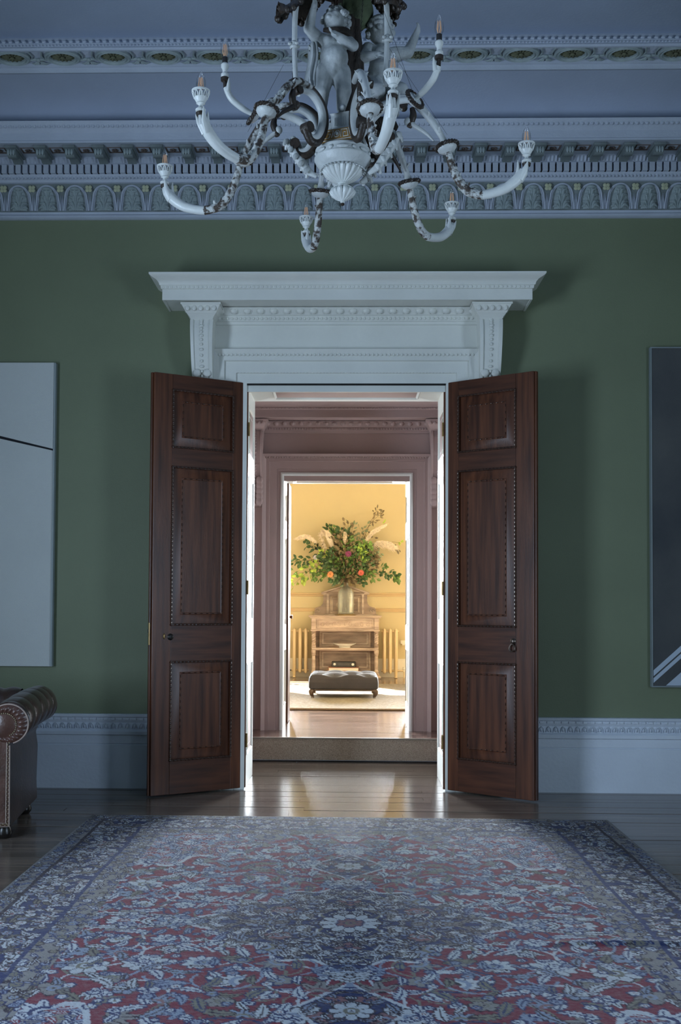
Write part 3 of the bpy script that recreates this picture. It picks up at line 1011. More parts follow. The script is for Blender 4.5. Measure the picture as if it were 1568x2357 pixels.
    # leaves and flowers placed with a minimum spacing
    def scatter(n, rad, region, draw, tries=9000, gap=1.0):
        placed = []
        for _ in range(tries):
            if len(placed) >= n: break
            x, y = r.uniform(0, RUGHW), r.uniform(0, RUGHL)
            j, i = int(y / 0.005), int(x / 0.005)
            if j >= NY or i >= NX or not region[j, i]: continue
            R = r.uniform(*rad)
            if any((x - a) ** 2 + (y - b) ** 2 < (gap * (R + c)) ** 2 for a, b, c in placed): continue
            placed.append((x, y, R))
            draw(x, y, R)
        return placed

    ch = lambda *a: a[r.integers(len(a))]
    # large palmettes and rosettes, on-axis ones first so that they come out whole
    for y0, R in ((0.62, 0.05), (1.32, 0.10), (1.60, 0.07)):
        paint(0, y0, R * 2, rosette(R, 8, 0, LIGHT, BLUE, DARK))
    for x0, R in ((0.72, 0.085), (0.95, 0.075)):
        paint(x0, 0, R * 2, rosette(R, 10, 0, LIGHT, ROSE, DARK))
    scatter(52, (0.048, 0.095), inner, lambda x, y, R: paint(x, y, R * 2.2, (palmette(R, r.uniform(0, 2 * pi), ch(LIGHT, LIGHT, BLUE, GREY), ch(BLUE, OLIVE, ROSE, NAVY), ch(DARK, NAVY)) if r.random() < 0.5 else rosette(R, int(ch(6, 8, 10)), r.uniform(0, 1), ch(LIGHT, LIGHT, GREY, BLUE), ch(BLUE, OLIVE, NAVY), ch(DARK, NAVY))), field), gap=1.15)
    scatter(140, (0.024, 0.050), inner, lambda x, y, R: paint(x, y, R * 2.2, leafm(R * 1.5, R * 0.45, r.uniform(0, 2 * pi), r.uniform(-0.5, 0.5) * R, ch(LIGHT, LIGHT, LIGHT, BLUE, OLIVE), ch(DARK, NAVY, NAVY), 0.25), field), gap=0.82)
    scatter(110, (0.011, 0.022), inner, lambda x, y, R: paint(x, y, R * 2.2, rosette(R, 5, r.uniform(0, 1), ch(LIGHT, LIGHT, BLUE), ch(ROSE, NAVY, OLIVE), NAVY), field), gap=1.1)
    # medallion and corners
    medr = med | (pen < 0.95)
    scatter(26, (0.03, 0.055), medr, lambda x, y, R: paint(x, y, R * 2.2, rosette(R, int(ch(6, 8)), r.uniform(0, 1), ch(LIGHT, LIGHT, BLUE, ROSE), ch(OLIVE, NAVY, BLUE), DARK), medr), gap=1.0)
    scatter(200, (0.016, 0.034), medr, lambda x, y, R: paint(x, y, R * 2.2, leafm(R * 1.5, R * 0.42, r.uniform(0, 2 * pi), r.uniform(-0.6, 0.6) * R, ch(LIGHT, LIGHT, BLUE, GREY), DARK, 0.2), medr), gap=0.85)
    paint(0, 0, 0.3, rosette(0.13, 12, 0, LIGHT, BLUE, DARK))
    paint(0, 0.98, 0.2, rosette(0.075, 8, 0, LIGHT, OLIVE, DARK))
    paint(0, 0, 0.1, rosette(0.06, 8, 0.2, ROSE, OLIVE, NAVY))
    scatter(26, (0.03, 0.065), corner, lambda x, y, R: paint(x, y, R * 2.2, rosette(R, int(ch(6, 8)), r.uniform(0, 1), ch(LIGHT, GREY), ch(ROSE, OLIVE, BLUE), NAVY), corner), gap=1.05)
    scatter(150, (0.016, 0.034), corner, lambda x, y, R: paint(x, y, R * 2.2, leafm(R * 1.5, R * 0.42, r.uniform(0, 2 * pi), r.uniform(-0.6, 0.6) * R, ch(LIGHT, LIGHT, GREY), ch(NAVY, RED), 0.2), corner), gap=0.8)

    # borders
    guard2 = (e >= 0.385) & (e < 0.512)
    main = (e >= 0.115) & (e < 0.365)
    guard1 = e < 0.10
    C[guard2] = GREY; C[main] = NAVY; C[guard1] = GREY
    C[(e >= 0.10) & (e < 0.115)] = DARK
    C[(e >= 0.365) & (e < 0.385)] = NAVY
    C[(e >= 0.488) & (e < 0.494)] = NAVY
    scatter(80, (0.050, 0.09), main, lambda x, y, R: paint(x, y, R * 2.2, rosette(R, int(ch(8, 10)), r.uniform(0, 1), LIGHT, ch(BLUE, ROSE, OLIVE), DARK) if r.random() < 0.5 else palmette(R, r.uniform(0, 6.28), LIGHT, ch(BLUE, ROSE), DARK), main), gap=1.0)
    scatter(300, (0.022, 0.046), main, lambda x, y, R: paint(x, y, R * 2.2, leafm(R * 1.5, R * 0.42, r.uniform(0, 2 * pi), r.uniform(-0.6, 0.6) * R, ch(LIGHT, LIGHT, GREY, OLIVE), DARK, 0.2), main), gap=0.8)
    scatter(160, (0.012, 0.026), main, lambda x, y, R: paint(x, y, R * 2.2, rosette(R, 5, 0, ch(LIGHT, BLUE), ROSE, DARK), main), gap=1.0)
    for g in (guard1, guard2):
        scatter(900, (0.012, 0.024), g, lambda x, y, R: paint(x, y, R * 2.2, rosette(R, 6, r.uniform(0, 1), ch(LIGHT, OLIVE, BLUE), ch(NAVY, OLIVE), ch(DARK, NAVY)) if r.random() < 0.5 else leafm(R * 1.4, R * 0.45, r.uniform(0, 6.28), 0.3 * R, ch(LIGHT, OLIVE, BLUE), ch(DARK, NAVY)), g), gap=0.9)
    C[e < 0.012] = GREY

    # real grid: fine where the picture can see it
    xs = np.concatenate([-hx[::-1][:-1], hx])
    ysf = np.arange(0, 3.5, 0.0065)
    ysc = np.arange(3.5, 2 * RUGHL + 0.01, 0.05)
    ys = np.concatenate([ysf, ysc])
    ys[-1] = 2 * RUGHL
    xs = xs[(np.abs(xs) <= RUGHW)]
    GX, GY = np.meshgrid(xs, ys)
    wob = 0.004 * np.sin(GY * 7) + 0.003 * np.sin(GX * 11)
    qx = np.clip(np.rint((np.abs(GX + 0.004 * np.sin(GY * 5.3))) / 0.005).astype(int), 0, NX - 1)
    qy = np.clip(np.rint((np.abs(GY - RUGHL) + wob * 0.5) / 0.005).astype(int), 0, NY - 1)
    col = pal[C[qy, qx]]
    # worn pile: blend to a faded tone in broken horizontal streaks
    n = rng.random((len(ys), len(xs)))
    for _ in range(2):
        n = (n + np.roll(n, 1, 1) + np.roll(n, -1, 1) + 0.4 * np.roll(n, 1, 0)) / 3.4
    n = (n - n.mean()) / n.std()
    wear = np.clip(0.05 + 0.09 * n, 0, 0.5)[..., None]
    col = col * (1 - wear) + np.array([0.18, 0.17, 0.19]) * wear
    col *= (1 + 0.07 * rng.standard_normal((len(ys), len(xs))))[..., None]
    col = np.clip(col, 0.01, 1)
    wx = RUGX + GX
    wy = RUGY0 - GY
    gz = 0.011 + 0.0006 * rng.standard_normal(GX.shape)
    # fold in the pile near the right-hand side, raised edges
    fold = np.exp(-((GY - (2.47 + 0.02 * np.sin(GX * 4))) / 0.030) ** 2) * np.clip((GX - 0.55) / 0.5, 0, 1)
    gz = gz + 0.009 * fold
    nv = len(xs) * len(ys)
    co = np.stack([wx, wy, gz], -1).reshape(-1, 3)
    nx_, ny_ = len(xs), len(ys)
    idx = np.arange(nv).reshape(ny_, nx_)
    q = np.stack([idx[:-1, :-1], idx[1:, :-1], idx[1:, 1:], idx[:-1, 1:]], -1).reshape(-1, 4)
    # skirt down to the floor
    rim = np.concatenate([idx[0, :], idx[1:, -1], idx[-1, -2::-1], idx[-2:0:-1, 0]])
    low = co[rim].copy(); low[:, 2] = 0.0015
    co = np.concatenate([co, low])
    li = np.arange(len(rim)) + nv
    sk = np.stack([rim, np.roll(rim, -1), np.roll(li, -1), li], -1)
    q = np.concatenate([q, sk])
    me = bpy.data.meshes.new('rug')
    me.vertices.add(len(co)); me.vertices.foreach_set('co', co.astype(np.float32).ravel())
    me.loops.add(len(q) * 4); me.loops.foreach_set('vertex_index', q.astype(np.int32).ravel())
    me.polygons.add(len(q)); me.polygons.foreach_set('loop_start', (np.arange(len(q)) * 4).astype(np.int32))
    me.update()
    ca = me.color_attributes.new('pile_colour', 'FLOAT_COLOR', 'POINT')
    full = np.ones((len(co), 4), np.float32)
    full[:nv, :3] = col.reshape(-1, 3)
    full[nv:, :3] = (0.2, 0.18, 0.17)
    ca.data.foreach_set('color', full.ravel())
    me.update()
    m = bpy.data.materials.new('rug_pile')
    m.use_nodes = True
    nt = m.node_tree
    b = nt.nodes['Principled BSDF']
    at = nt.nodes.new('ShaderNodeAttribute'); at.attribute_name = 'pile_colour'
    nt.links.new(at.outputs['Color'], b.inputs['Base Color'])
    b.inputs['Roughness'].default_value = 0.75
    b.inputs['Specular IOR Level'].default_value = 0.05
    b.inputs['Sheen Weight'].default_value = 0.05
    b.inputs['Sheen Roughness'].default_value = 0.35
    tc = nt.nodes.new('ShaderNodeTexCoord')
    nz = nt.nodes.new('ShaderNodeTexNoise'); nz.inputs['Scale'].default_value = 260
    bp = nt.nodes.new('ShaderNodeBump'); bp.inputs['Strength'].default_value = 0.5; bp.inputs['Distance'].default_value = 0.004
    nt.links.new(tc.outputs['Object'], nz.inputs[0])
    nt.links.new(nz.outputs[0], bp.inputs['Height'])
    nt.links.new(bp.outputs[0], b.inputs['Normal'])
    me.materials.append(m)
    o = link(bpy.data.objects.new('rug', me))
    tag(o, 'large worn red and navy floral medallion rug on the dark floorboards', 'rug')
    # short fringe along the far end
    f = MB()
    x = -RUGHW + 0.01
    while x < RUGHW - 0.01:
        l = random.uniform(0.012, 0.03)
        f.add([(RUGX + x - 0.004, RUGY0, 0.009), (RUGX + x + 0.004, RUGY0, 0.009), (RUGX + x + random.uniform(-0.006, 0.006), RUGY0 + l, 0.0025)], [(0, 1, 2)])
        x += 0.009
    fo = f.build('fringe', mat('fringe_wool', (0.32, 0.31, 0.32), 0.9, 0.15, 20), o, smooth=0)
    fo['kind'] = 'stuff'
    return o


make_rug()
# ------------------------------------------------------------------ yellow room: jute rug, ottoman, cabinet, radiators, vase
JUTE = mat('jute_weave', (0.20, 0.15, 0.10), 0.95, 0, 30, 0.9, 150, col2=(0.46, 0.39, 0.30), stretch=(1.0, 5, 5))
jr = MB()
jr.grid(lambda u, v: (-2.1 + 4.2 * u, 3.70 + 3.62 * v, LF + 0.014 + 0.0025 * sin(v * 280)), 2, 280)
jr.box(-2.1, 2.1, 3.695, 7.325, LF + 0.0015, LF + 0.012)
jo = tag(jr.build('jute_rug', JUTE, smooth=60), 'pale woven jute rug on the polished floor under the ottoman', 'rug')
b = MB()
b.tube([(-2.1, 3.695, LF + 0.012), (2.1, 3.695, LF + 0.012)], 0.011, 8)
b.build('bound_edge', mat('jute_binding', (0.12, 0.075, 0.045), 0.9, 0.2, 60), jo)

# ottoman
VELVET = mat('grey_velvet', (0.018, 0.013, 0.017), 0.8, 0.25, 10, 0.15, 120, sheen=0.12)
OAKD = mat('dark_stained_leg', (0.055, 0.03, 0.02), 0.4, 0.25, 14)
ot = tag(empty('ottoman', (-0.040, 5.33, LF + 0.0035)), 'grey velvet deep-buttoned ottoman on cabriole legs, standing on the jute rug', 'ottoman')
OW, OD = 0.832, 0.80


def tuft(x, y):
    """quilted height: valleys on a diamond grid"""
    a = x / (OW / 4) * pi
    c = y / (OD / 4) * pi
    return 0.5 * (abs(sin((a + c) / 2 + pi / 4)) + abs(sin((a - c) / 2 + pi / 4)))


cu = MB()
def cush(u, v):
    # v: 0 bottom rim -> 0.45 up the side -> 1 centre of the top
    a = 2 * pi * u
    sx_, sy_ = cos(a), sin(a)
    k = 1 / max(abs(sx_), abs(sy_))
    px, py = sx_ * k, sy_ * k                 # on the unit square
    rr = 0.06
    if v < 0.5:
        t = v / 0.5
        f = [0.955, 0.995, 1.0, 1.0, 0.985, 0.955, 0.915]
        z = [0.118, 0.130, 0.16, 0.20, 0.245, 0.270, 0.282]
        ft, zt_ = float(np.interp(t, np.linspace(0, 1, 7), f)), float(np.interp(t, np.linspace(0, 1, 7), z))
        e = 1.0
    else:
        t = (v - 0.5) / 0.5
        ft, zt_ = 0.915 * (1 - t), 0.282 + 0.022 * (1 - (1 - t) ** 2)
        e = 1
    x, y = px * ft * OW / 2, py * ft * OD / 2
    cr = 0.03 * max(0, abs(px * py) - 0.6) / 0.4
    x *= 1 - cr; y *= 1 - cr
    if v > 0.38:
        zt_ += 0.050 * (tuft(x, y) - 0.75) * min(1, (v - 0.38) / 0.1)
    return (x, y, zt_)
cu.grid(cush, 128, 60, closed_u=True)
cu.build('cushion', VELVET, ot, smooth=70)
bt = None
for i in range(-3, 4):
    for j in range(-3, 4):
        if (i + j) % 2: continue
        x, y = i * OW / 8 * 1.0, j * OD / 8
        if abs(x) > OW * 0.42 or abs(y) > OD * 0.42: continue
        p = (x, y, 0.284)
        if bt is None:
            bt = MB().ellipsoid((0, 0, 0), (0.009, 0.009, 0.006), 8, 5).build('button', VELVET, ot, p)
        else:
            inst(bt, ot, p)
MB().bbox(-OW / 2 + 0.03, OW / 2 - 0.03, -OD / 2 + 0.03, OD / 2 - 0.03, 0.098, 0.122, 0.006).build('frame', OAKD, ot, smooth=0)
for sx_ in (-1, 1):
    for sy_ in (-1, 1):
        x, y = sx_ * (OW / 2 - 0.06), sy_ * (OD / 2 - 0.06)
        pts = bez([(x, y, 0.105), (x + sx_ * 0.022, y + sy_ * 0.022, 0.085), (x + sx_ * 0.012, y + sy_ * 0.012, 0.045), (x, y, 0.036), (x + sx_ * 0.014, y + sy_ * 0.014, 0.034)], 5)
        lg = MB().tube(pts, lerp_list([0.030, 0.034, 0.024, 0.016, 0.013, 0.017], len(pts)), 10)
        lg.tube([(x + sx_ * 0.008, y + sy_ * 0.008, 0.0155), (x + sx_ * 0.008, y + sy_ * 0.008, 0.034)], [0.022, 0.014], 10)
        lg.build('leg', OAKD, ot)

# carved cabinet
LIMED = mat('limed_oak', (0.27, 0.19, 0.15), 0.55, 0, 4, 0.15, 60, col2=(0.56, 0.43, 0.35), stretch=(1, 4, 5), detail=6)
cx0 = -0.031
CY0, CY1 = 8.42, 8.86
cab = tag(empty('cabinet', (cx0, CY0, LF)), 'carved limed oak dresser with twisted columns and a gabled back, against the yellow wall', 'cabinet')
D_ = CY1 - CY0
hw = 0.505


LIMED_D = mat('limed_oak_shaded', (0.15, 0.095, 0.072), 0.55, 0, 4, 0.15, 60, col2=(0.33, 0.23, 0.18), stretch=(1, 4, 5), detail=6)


def cpart(name, b, m=None, smooth=30, parent=None):
    return b.build(name, m or LIMED, parent or cab, smooth=smooth)


# z here is measured from the floor of the yellow room
b = MB().bbox(-0.548, 0.548, -0.03, D_, 0.925, 0.945, 0.005).bbox(-0.53, 0.53, -0.015, D_, 0.905, 0.926, 0.006)
cpart('top', b, smooth=0)
b = MB().bbox(-hw, hw, 0.0, D_, 0.728, 0.906, 0.004)
b.bbox(-hw - 0.012, hw + 0.012, -0.012, D_, 0.712, 0.732, 0.005)
cpart('drawer_case', b, smooth=0)
b = MB().bbox(-0.425, 0.425, -0.014, 0.004, 0.755, 0.880, 0.005)
dr_ = cpart('drawer', b, smooth=0)
b = MB().sweep_frame([(0, 0), (0.004, 0.008), (0.010, 0.008), (0.014, 0.0)], -0.40, 0.40, 0.768, 0.868, -0.014, bottom=True)
for k in range(-4, 5):
    if k == 0:
        b.ellipsoid((0, -0.016, 0.818), (0.016, 0.010, 0.022), 10, 6); continue
    s = 1 if k % 2 else -1
    pts = [(k * 0.085 + 0.03 * (1 - t * 0.7) * cos(s * t * 7 + 1), -0.018, 0.818 + 0.034 * (1 - t * 0.7) * sin(s * t * 7 + 1)) for t in np.linspace(0, 1, 16)]
    b.tube(pts, 0.0062, 5)
cpart('carved_scroll', b, parent=dr_)
for sx_ in (-1, 1):
    cpart('corner_block', MB().bbox(sx_ * 0.470 - 0.036, sx_ * 0.470 + 0.036, -0.022, 0.01, 0.735, 0.905, 0.006), smooth=0)
    # twisted column
    b = MB()
    pts, N_ = [], 60
    for st in range(2):
        pp = []
        for k in range(N_ + 1):
            a = 2 * pi * 2.6 * k / N_ + st * pi
            pp.append((sx_ * 0.468 + 0.013 * cos(a), 0.035 + 0.013 * sin(a), 0.500 + 0.185 * k / N_))
        b.tube(pp, 0.020, 8)
    b.lathe([(0.0, 0.462), (0.034, 0.462), (0.036, 0.475), (0.028, 0.485), (0.034, 0.495), (0.024, 0.503)], 14, (sx_ * 0.468, 0.035, 0))
    b.lathe([(0.024, 0.682), (0.035, 0.690), (0.030, 0.698), (0.038, 0.706), (0.038, 0.714), (0, 0.714)], 14, (sx_ * 0.468, 0.035, 0))
    cpart('twisted_column', b)
    b = MB().lathe([(0, 0.065), (0.04, 0.065), (0.04, 0.085), (0.030, 0.095), (0.036, 0.115), (0.026, 0.13), (0.030, 0.20), (0.027, 0.30), (0.024, 0.345), (0.034, 0.355), (0.030, 0.365), (0.036, 0.385), (0.036, 0.43), (0, 0.43)], 14, (sx_ * 0.468, 0.035, 0))
    cpart('turned_column', b)
    b = MB().bbox(sx_ * 0.474 - 0.045, sx_ * 0.474 + 0.045, -0.012, D_ - 0.02, 0.012, 0.066, 0.006)
    b.ellipsoid((sx_ * 0.49, -0.005, 0.028), (0.05, 0.035, 0.028), 12, 7)
    cpart('foot', b)
    cpart('side_panel', MB().bbox(sx_ * 0.468 - 0.012, sx_ * 0.468 + 0.012, 0.07, D_, 0.06, 0.715, 0.002), smooth=0)
b = MB().bbox(-0.50, 0.50, -0.008, D_, 0.437, 0.462, 0.004).bbox(-0.485, 0.485, 0.0, D_, 0.424, 0.438, 0.003)
cpart('shelf', b, smooth=0)
cpart('shelf', MB().bbox(-0.50, 0.50, -0.004, D_, 0.066, 0.11, 0.004), smooth=0)
for a, c in ((0.466, 0.712), (0.112, 0.422)):
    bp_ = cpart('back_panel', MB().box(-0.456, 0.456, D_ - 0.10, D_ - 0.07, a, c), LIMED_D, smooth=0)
    b = MB().sweep_frame([(0, 0.0), (0.0, 0.016), (0.018, 0.020), (0.028, 0.008), (0.05, 0.004), (0.06, 0.018), (0.075, 0.0)], -0.33, 0.33, a + 0.055, c - 0.055, D_ - 0.10, bottom=True)
    cpart('panel_frame', b, parent=bp_, smooth=25)
# gabled gallery at the back of the top
gy0, gy1 = D_ - 0.07, D_ - 0.03
out = [(-0.46, 0.945), (0.46, 0.945), (0.46, 0.985)]
arc = [(0.46 + 0.03 * cos(a) - 0.03, 1.01 + 0.045 * sin(a)) for a in np.linspace(0, pi / 2, 6)]
right = [(0.47, 0.985), (0.47, 1.035), (0.45, 1.062), (0.41, 1.072), (0.375, 1.085), (0.345, 1.12), (0.335, 1.17), (0.335, 1.285)]
out = [(-0.47, 0.945), (0.47, 0.945)] + right + [(0.0, 1.405)] + [(-x, z) for x, z in reversed(right)]
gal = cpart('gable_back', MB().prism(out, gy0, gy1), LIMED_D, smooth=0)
b = MB()
for s in (-1, 1):
    b.tube([(s * 0.365, gy0 - 0.012, 1.282), (0, gy0 - 0.012, 1.402)], 0.017, 6)
    b.bbox(min(s * 0.365, s * 0.29), max(s * 0.365, s * 0.29), gy0 - 0.02, gy0, 1.268, 1.290, 0.004)
    b.bbox(min(s * 0.25, s * 0.285), max(s * 0.25, s * 0.285), gy0 - 0.02, gy0, 0.965, 1.268, 0.004)
    sp = [(s * (0.415 + (0.046 - 0.0055 * t) * cos(t)), gy0 - 0.006, 1.015 + (0.046 - 0.0055 * t) * sin(t)) for t in np.linspace(0, 7, 24)]
    b.tube(sp, 0.007, 6)
b.bbox(-0.365, 0.365, gy0 - 0.022, gy0, 1.262, 1.276, 0.004)
b.bbox(-0.495, 0.495, gy0 - 0.03, gy1, 0.944, 0.962, 0.004)
cpart('gallery_moulding', b, parent=gal)
b = MB().sweep_frame([(0, 0.0), (0.0, 0.010), (0.012, 0.014), (0.022, 0.004), (0.035, 0.012), (0.045, 0.0)], -0.19, 0.19, 1.01, 1.20, gy0, bottom=True)
for s in (-1, 1):
    for q_ in range(2):
        sp = [(s * 0.105 + (0.036 - 0.004 * t) * cos(t + q_ * pi), gy0 - 0.006, 1.105 + (0.04 - 0.0045 * t) * sin(t + q_ * pi)) for t in np.linspace(0, 6, 16)]
        b.tube(sp, 0.006, 5)
cpart('carved_panel', b, parent=gal)
tri = [(-0.25, 1.30), (0.25, 1.30), (0.0, 1.375)]
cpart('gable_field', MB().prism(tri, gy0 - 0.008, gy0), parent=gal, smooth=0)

# boat-shaped dish on the shelf
CERAM = mat('off_white_ceramic', (0.85, 0.83, 0.78), 0.3, 0.05, 10)
def dish(u, v):
    a = 2 * pi * u
    prof = [(0.0, 0.012), (0.075, 0.012), (0.085, 0.0), (0.088, 0.012), (0.125, 0.018), (0.17, 0.034), (0.174, 0.037), (0.168, 0.038), (0.12, 0.024), (0.0, 0.018)]
    i = v * (len(prof) - 1)
    k = min(int(round(i)), len(prof) - 1)
    r_, z_ = prof[k]
    return (r_ * cos(a), 0.62 * r_ * sin(a), 1.45 * z_ * (1 + 0.25 * abs(cos(a)) ** 4))
b = MB().grid(dish, 36, 9, closed_u=True)
tag(b.build('dish', CERAM, None, (cx0 - 0.006, CY0 + 0.115, LF + 0.4625)), 'wide off-white boat-shaped dish on the middle shelf of the dresser', 'dish')
# dark set with two round dials
rs = tag(empty('radio', (cx0 - 0.018, CY0 + 0.10, LF + 0.172)), 'small dark box with two round white dials on the low shelf of the dresser', 'radio')
MB().bbox(-0.178, 0.178, 0.0, 0.16, 0.0, 0.078, 0.006).build('case', BLACK, rs, smooth=0)
MB().bbox(-0.09, 0.09, -0.004, 0.003, 0.020, 0.062, 0.003).build('dial_panel', mat('dark_dial_glass', (0.05, 0.045, 0.04), 0.25, 0.2, 20), rs, smooth=0)
for s in (-1, 1):
    k_ = MB().lathe([(0, 0.014), (0.015, 0.013), (0.019, 0.008), (0.021, 0.0)], 16)
    k_.xf(Matrix.Translation((s * 0.137, 0, 0.040)) @ Matrix.Rotation(pi / 2, 4, 'X'))
    k_.build('dial', CERAM, rs)
bk = tag(empty('book', (cx0 + 0.01, CY0 + 0.02, LF + 0.1105)), 'flat brownish-pink bound volume lying under the dark radio', 'book')
MB().bbox(-0.26, 0.20, 0.0, 0.30, 0.0, 0.06, 0.004).build('cover', mat('faded_rose_cloth', (0.30, 0.15, 0.11), 0.8, 0.12, 30), bk, smooth=0)
MB().bbox(-0.25, 0.19, -0.001, 0.295, 0.010, 0.050, 0.002).build('pages', CREAM, bk, smooth=0)

# column radiators
RADP = mat('radiator_ochre_paint', (0.66, 0.50, 0.29), 0.4, 0.06, 6)


def radiator(name, x0, n, step, label, foot_at):
    root = tag(empty(name, (x0, 8.70, LF)), label, 'radiator', 'column radiators either side of the dresser')
    col = None
    for k in range(n):
        if col is None:
            b = MB()
            for yy in (-0.06, 0.0, 0.06):
                b.tube([(0, yy, 0.085), (0, yy, 0.11), (0, yy, 0.70), (0, yy, 0.725)], [0.016, 0.026, 0.026, 0.016], 10)
            for zz in (0.100, 0.715):
                b.bbox(-0.024, 0.024, -0.078, 0.078, zz - 0.032, zz + 0.032, 0.018)
            b.tube([(-step / 2, 0, 0.11), (step / 2, 0, 0.11)], 0.018, 8)
            b.tube([(-step / 2, 0, 0.70), (step / 2, 0, 0.70)], 0.018, 8)
            col = b.build('column', RADP, root)
        else:
            col_ = inst(col, root, (k * step, 0, 0))
        if k in foot_at:
            for yy in (-0.06, 0.06):
                f = MB().tube([(k * step, yy, 0.09), (k * step, yy, 0.03), (k * step, yy * 1.15, 0.002)], [0.024, 0.018, 0.024], 10)
                f.build('foot', RADP, root)
    return root


rl = radiator('radiator', -0.800, 3, 0.088, 'cream ochre column radiator on the sunlit side nearer the dark inner door', (0,))
rr_ = radiator('radiator', 0.565, 3, 0.088, 'cream ochre column radiator beside the wall valve and pipe', (2,))
# pipe and valve by the right one, switch plate on the wall
pv = MB().tube([(0.20, 0.0, 0.11), (0.30, 0.0, 0.11), (0.42, 0.0, 0.11)], 0.012, 10)
pv.tube([(0.30, 0, 0.11), (0.30, 0, 0.003)], 0.010, 10)
po_ = pv.build('pipe', RADP, rr_)
MB().lathe([(0, 0.17), (0.022, 0.165), (0.024, 0.13), (0.016, 0.122), (0.016, 0.10)], 14, (0.30, 0, 0)).build('valve', CREAM, po_)
pl_ = MB().tube([(-0.02, 0.0, 0.11), (-0.07, 0.0, 0.11), (-0.085, 0.0, 0.09), (-0.085, 0, 0.003)], 0.010, 8)
pl_o = pl_.build('pipe', IRON, rl)
MB().lathe([(0, 0.20), (0.014, 0.195), (0.016, 0.15), (0.012, 0.14), (0.012, 0.10)], 12, (-0.085, 0, 0)).build('valve', IRON, pl_o)
sw = tag(empty('wall_switch', (0.862, YW - 0.001, 0.735)), 'small white thermostat box on the yellow wall above the right radiator pipe', 'switch')
MB().bbox(-0.045, 0.045, -0.022, 0.0, -0.025, 0.03, 0.004).build('box', CREAM, sw, smooth=0)
MB().bbox(-0.02, 0.02, -0.040, -0.02, -0.045, -0.02, 0.003).build('lever', CREAM, sw, smooth=0)

# vase on a small gilt tray, with its bouquet
vx, vy, vz = -0.022, 8.56, LF + 0.945
ty = tag(empty('tray', (vx - 0.003, vy, vz)), 'thin gilt round tray under the glass vase', 'tray')
MB().lathe([(0, 0.001), (0.150, 0.001), (0.158, 0.006), (0.160, 0.013), (0.155, 0.013), (0.150, 0.007), (0, 0.006)], 32).build('plate', mat('gilt_tray', (0.62, 0.45, 0.20), 0.3, 0.1, metal=0.9), ty)
gm = bpy.data.materials.new('clear_glass')
gm.use_nodes = True
nt = gm.node_tree
nt.nodes.remove(nt.nodes['Principled BSDF'])
tr_, gl_, lw_, mx_ = nt.nodes.new('ShaderNodeBsdfTransparent'), nt.nodes.new('ShaderNodeBsdfGlossy'), nt.nodes.new('ShaderNodeLayerWeight'), nt.nodes.new('ShaderNodeMixShader')
tr_.inputs[0].default_value = (0.94, 0.96, 0.93, 1)
gl_.inputs['Roughness'].default_value = 0.10
lw_.inputs[0].default_value = 0.24
nt.links.new(lw_.outputs['Facing'], mx_.inputs[0]); nt.links.new(tr_.outputs[0], mx_.inputs[1]); nt.links.new(gl_.outputs[0], mx_.inputs[2])
df_, m2_ = nt.nodes.new('ShaderNodeBsdfDiffuse'), nt.nodes.new('ShaderNodeMixShader')  # pale diffuse haze, painting in the brightness of light caught by the glass
df_.inputs[0].default_value = (0.85, 0.86, 0.82, 1)
m2_.inputs[0].default_value = 0.14
nt.links.new(mx_.outputs[0], m2_.inputs[1]); nt.links.new(df_.outputs[0], m2_.inputs[2])
nt.links.new(m2_.outputs[0], nt.nodes['Material Output'].inputs[0])
va = MB().lathe([(0, 0.016), (0.108, 0.016), (0.120, 0.022), (0.124, 0.05), (0.124, 0.30), (0.116, 0.355), (0.090, 0.405), (0.055, 0.432), (0.040, 0.445), (0.037, 0.475), (0.046, 0.500), (0.048, 0.502), (0.044, 0.502), (0.034, 0.475), (0.036, 0.450), (0.050, 0.428), (0.085, 0.400), (0.110, 0.355), (0.117, 0.30), (0.117, 0.05), (0.110, 0.034), (0, 0.032)], 40, (vx, vy, vz))
vo = tag(va.build('vase', gm, smooth=60), 'tall clear glass bottle vase holding the bouquet on the dresser top', 'vase')
# bouquet
bq = tag(empty('bouquet', (vx, vy, vz + 0.03)), 'large loose bouquet of green foliage with pampas plumes spreading from the glass vase', 'bouquet')
BARK = mat('twig_bark', (0.10, 0.065, 0.035), 0.8, 0.3, 20)
LEAVES = [mat('leaf_dark_green', (0.045, 0.10, 0.03), 0.45, 0.45, 6, rnd=0.2), mat('leaf_mid_green', (0.13, 0.23, 0.05), 0.45, 0.4, 6, rnd=0.2),
          mat('leaf_lime', (0.42, 0.55, 0.09), 0.5, 0.35, 6, rnd=0.1), mat('leaf_bronze', (0.17, 0.125, 0.065), 0.55, 0.4, 6, rnd=0.2), mat('leaf_grey_green', (0.20, 0.24, 0.14), 0.5, 0.35, 6, rnd=0.1)]
rb_ = random.Random(21)
SCL = 16.4 / 2511.0     # metres per picture pixel at the bouquet's distance
MOUTH = Vector((0, 0, 0.465))


def at_px(u, v, dy=0.0):
    """offset of a bouquet point, measured from the neck of the vase"""
    return Vector(((u - 795.5) * SCL, dy, 0.465 + (1338 - v) * SCL))


def leaf_geo(b, base, d, ln, wd, nrm):
    d = d.normalized()
    sd = d.cross(nrm)
    if sd.length < 1e-4: sd = d.orthogonal()
    sd.normalize()
    up = sd.cross(d)
    p = [base, base + d * ln * 0.35 + sd * wd * 0.5 - up * wd * 0.10, base + d * ln * 0.35 - sd * wd * 0.5 - up * wd * 0.10, base + d * ln * 0.72 + sd * wd * 0.38 - up * wd * 0.2, base + d * ln * 0.72 - sd * wd * 0.38 - up * wd * 0.2,
         base + d * ln - up * wd * 0.35, base + d * ln * 0.4 + up * wd * 0.08, base + d * ln * 0.75]
    b.add(p, [(0, 1, 6), (0, 6, 2), (1, 3, 7, 6), (2, 6, 7, 4), (3, 5, 7), (4, 7, 5)])


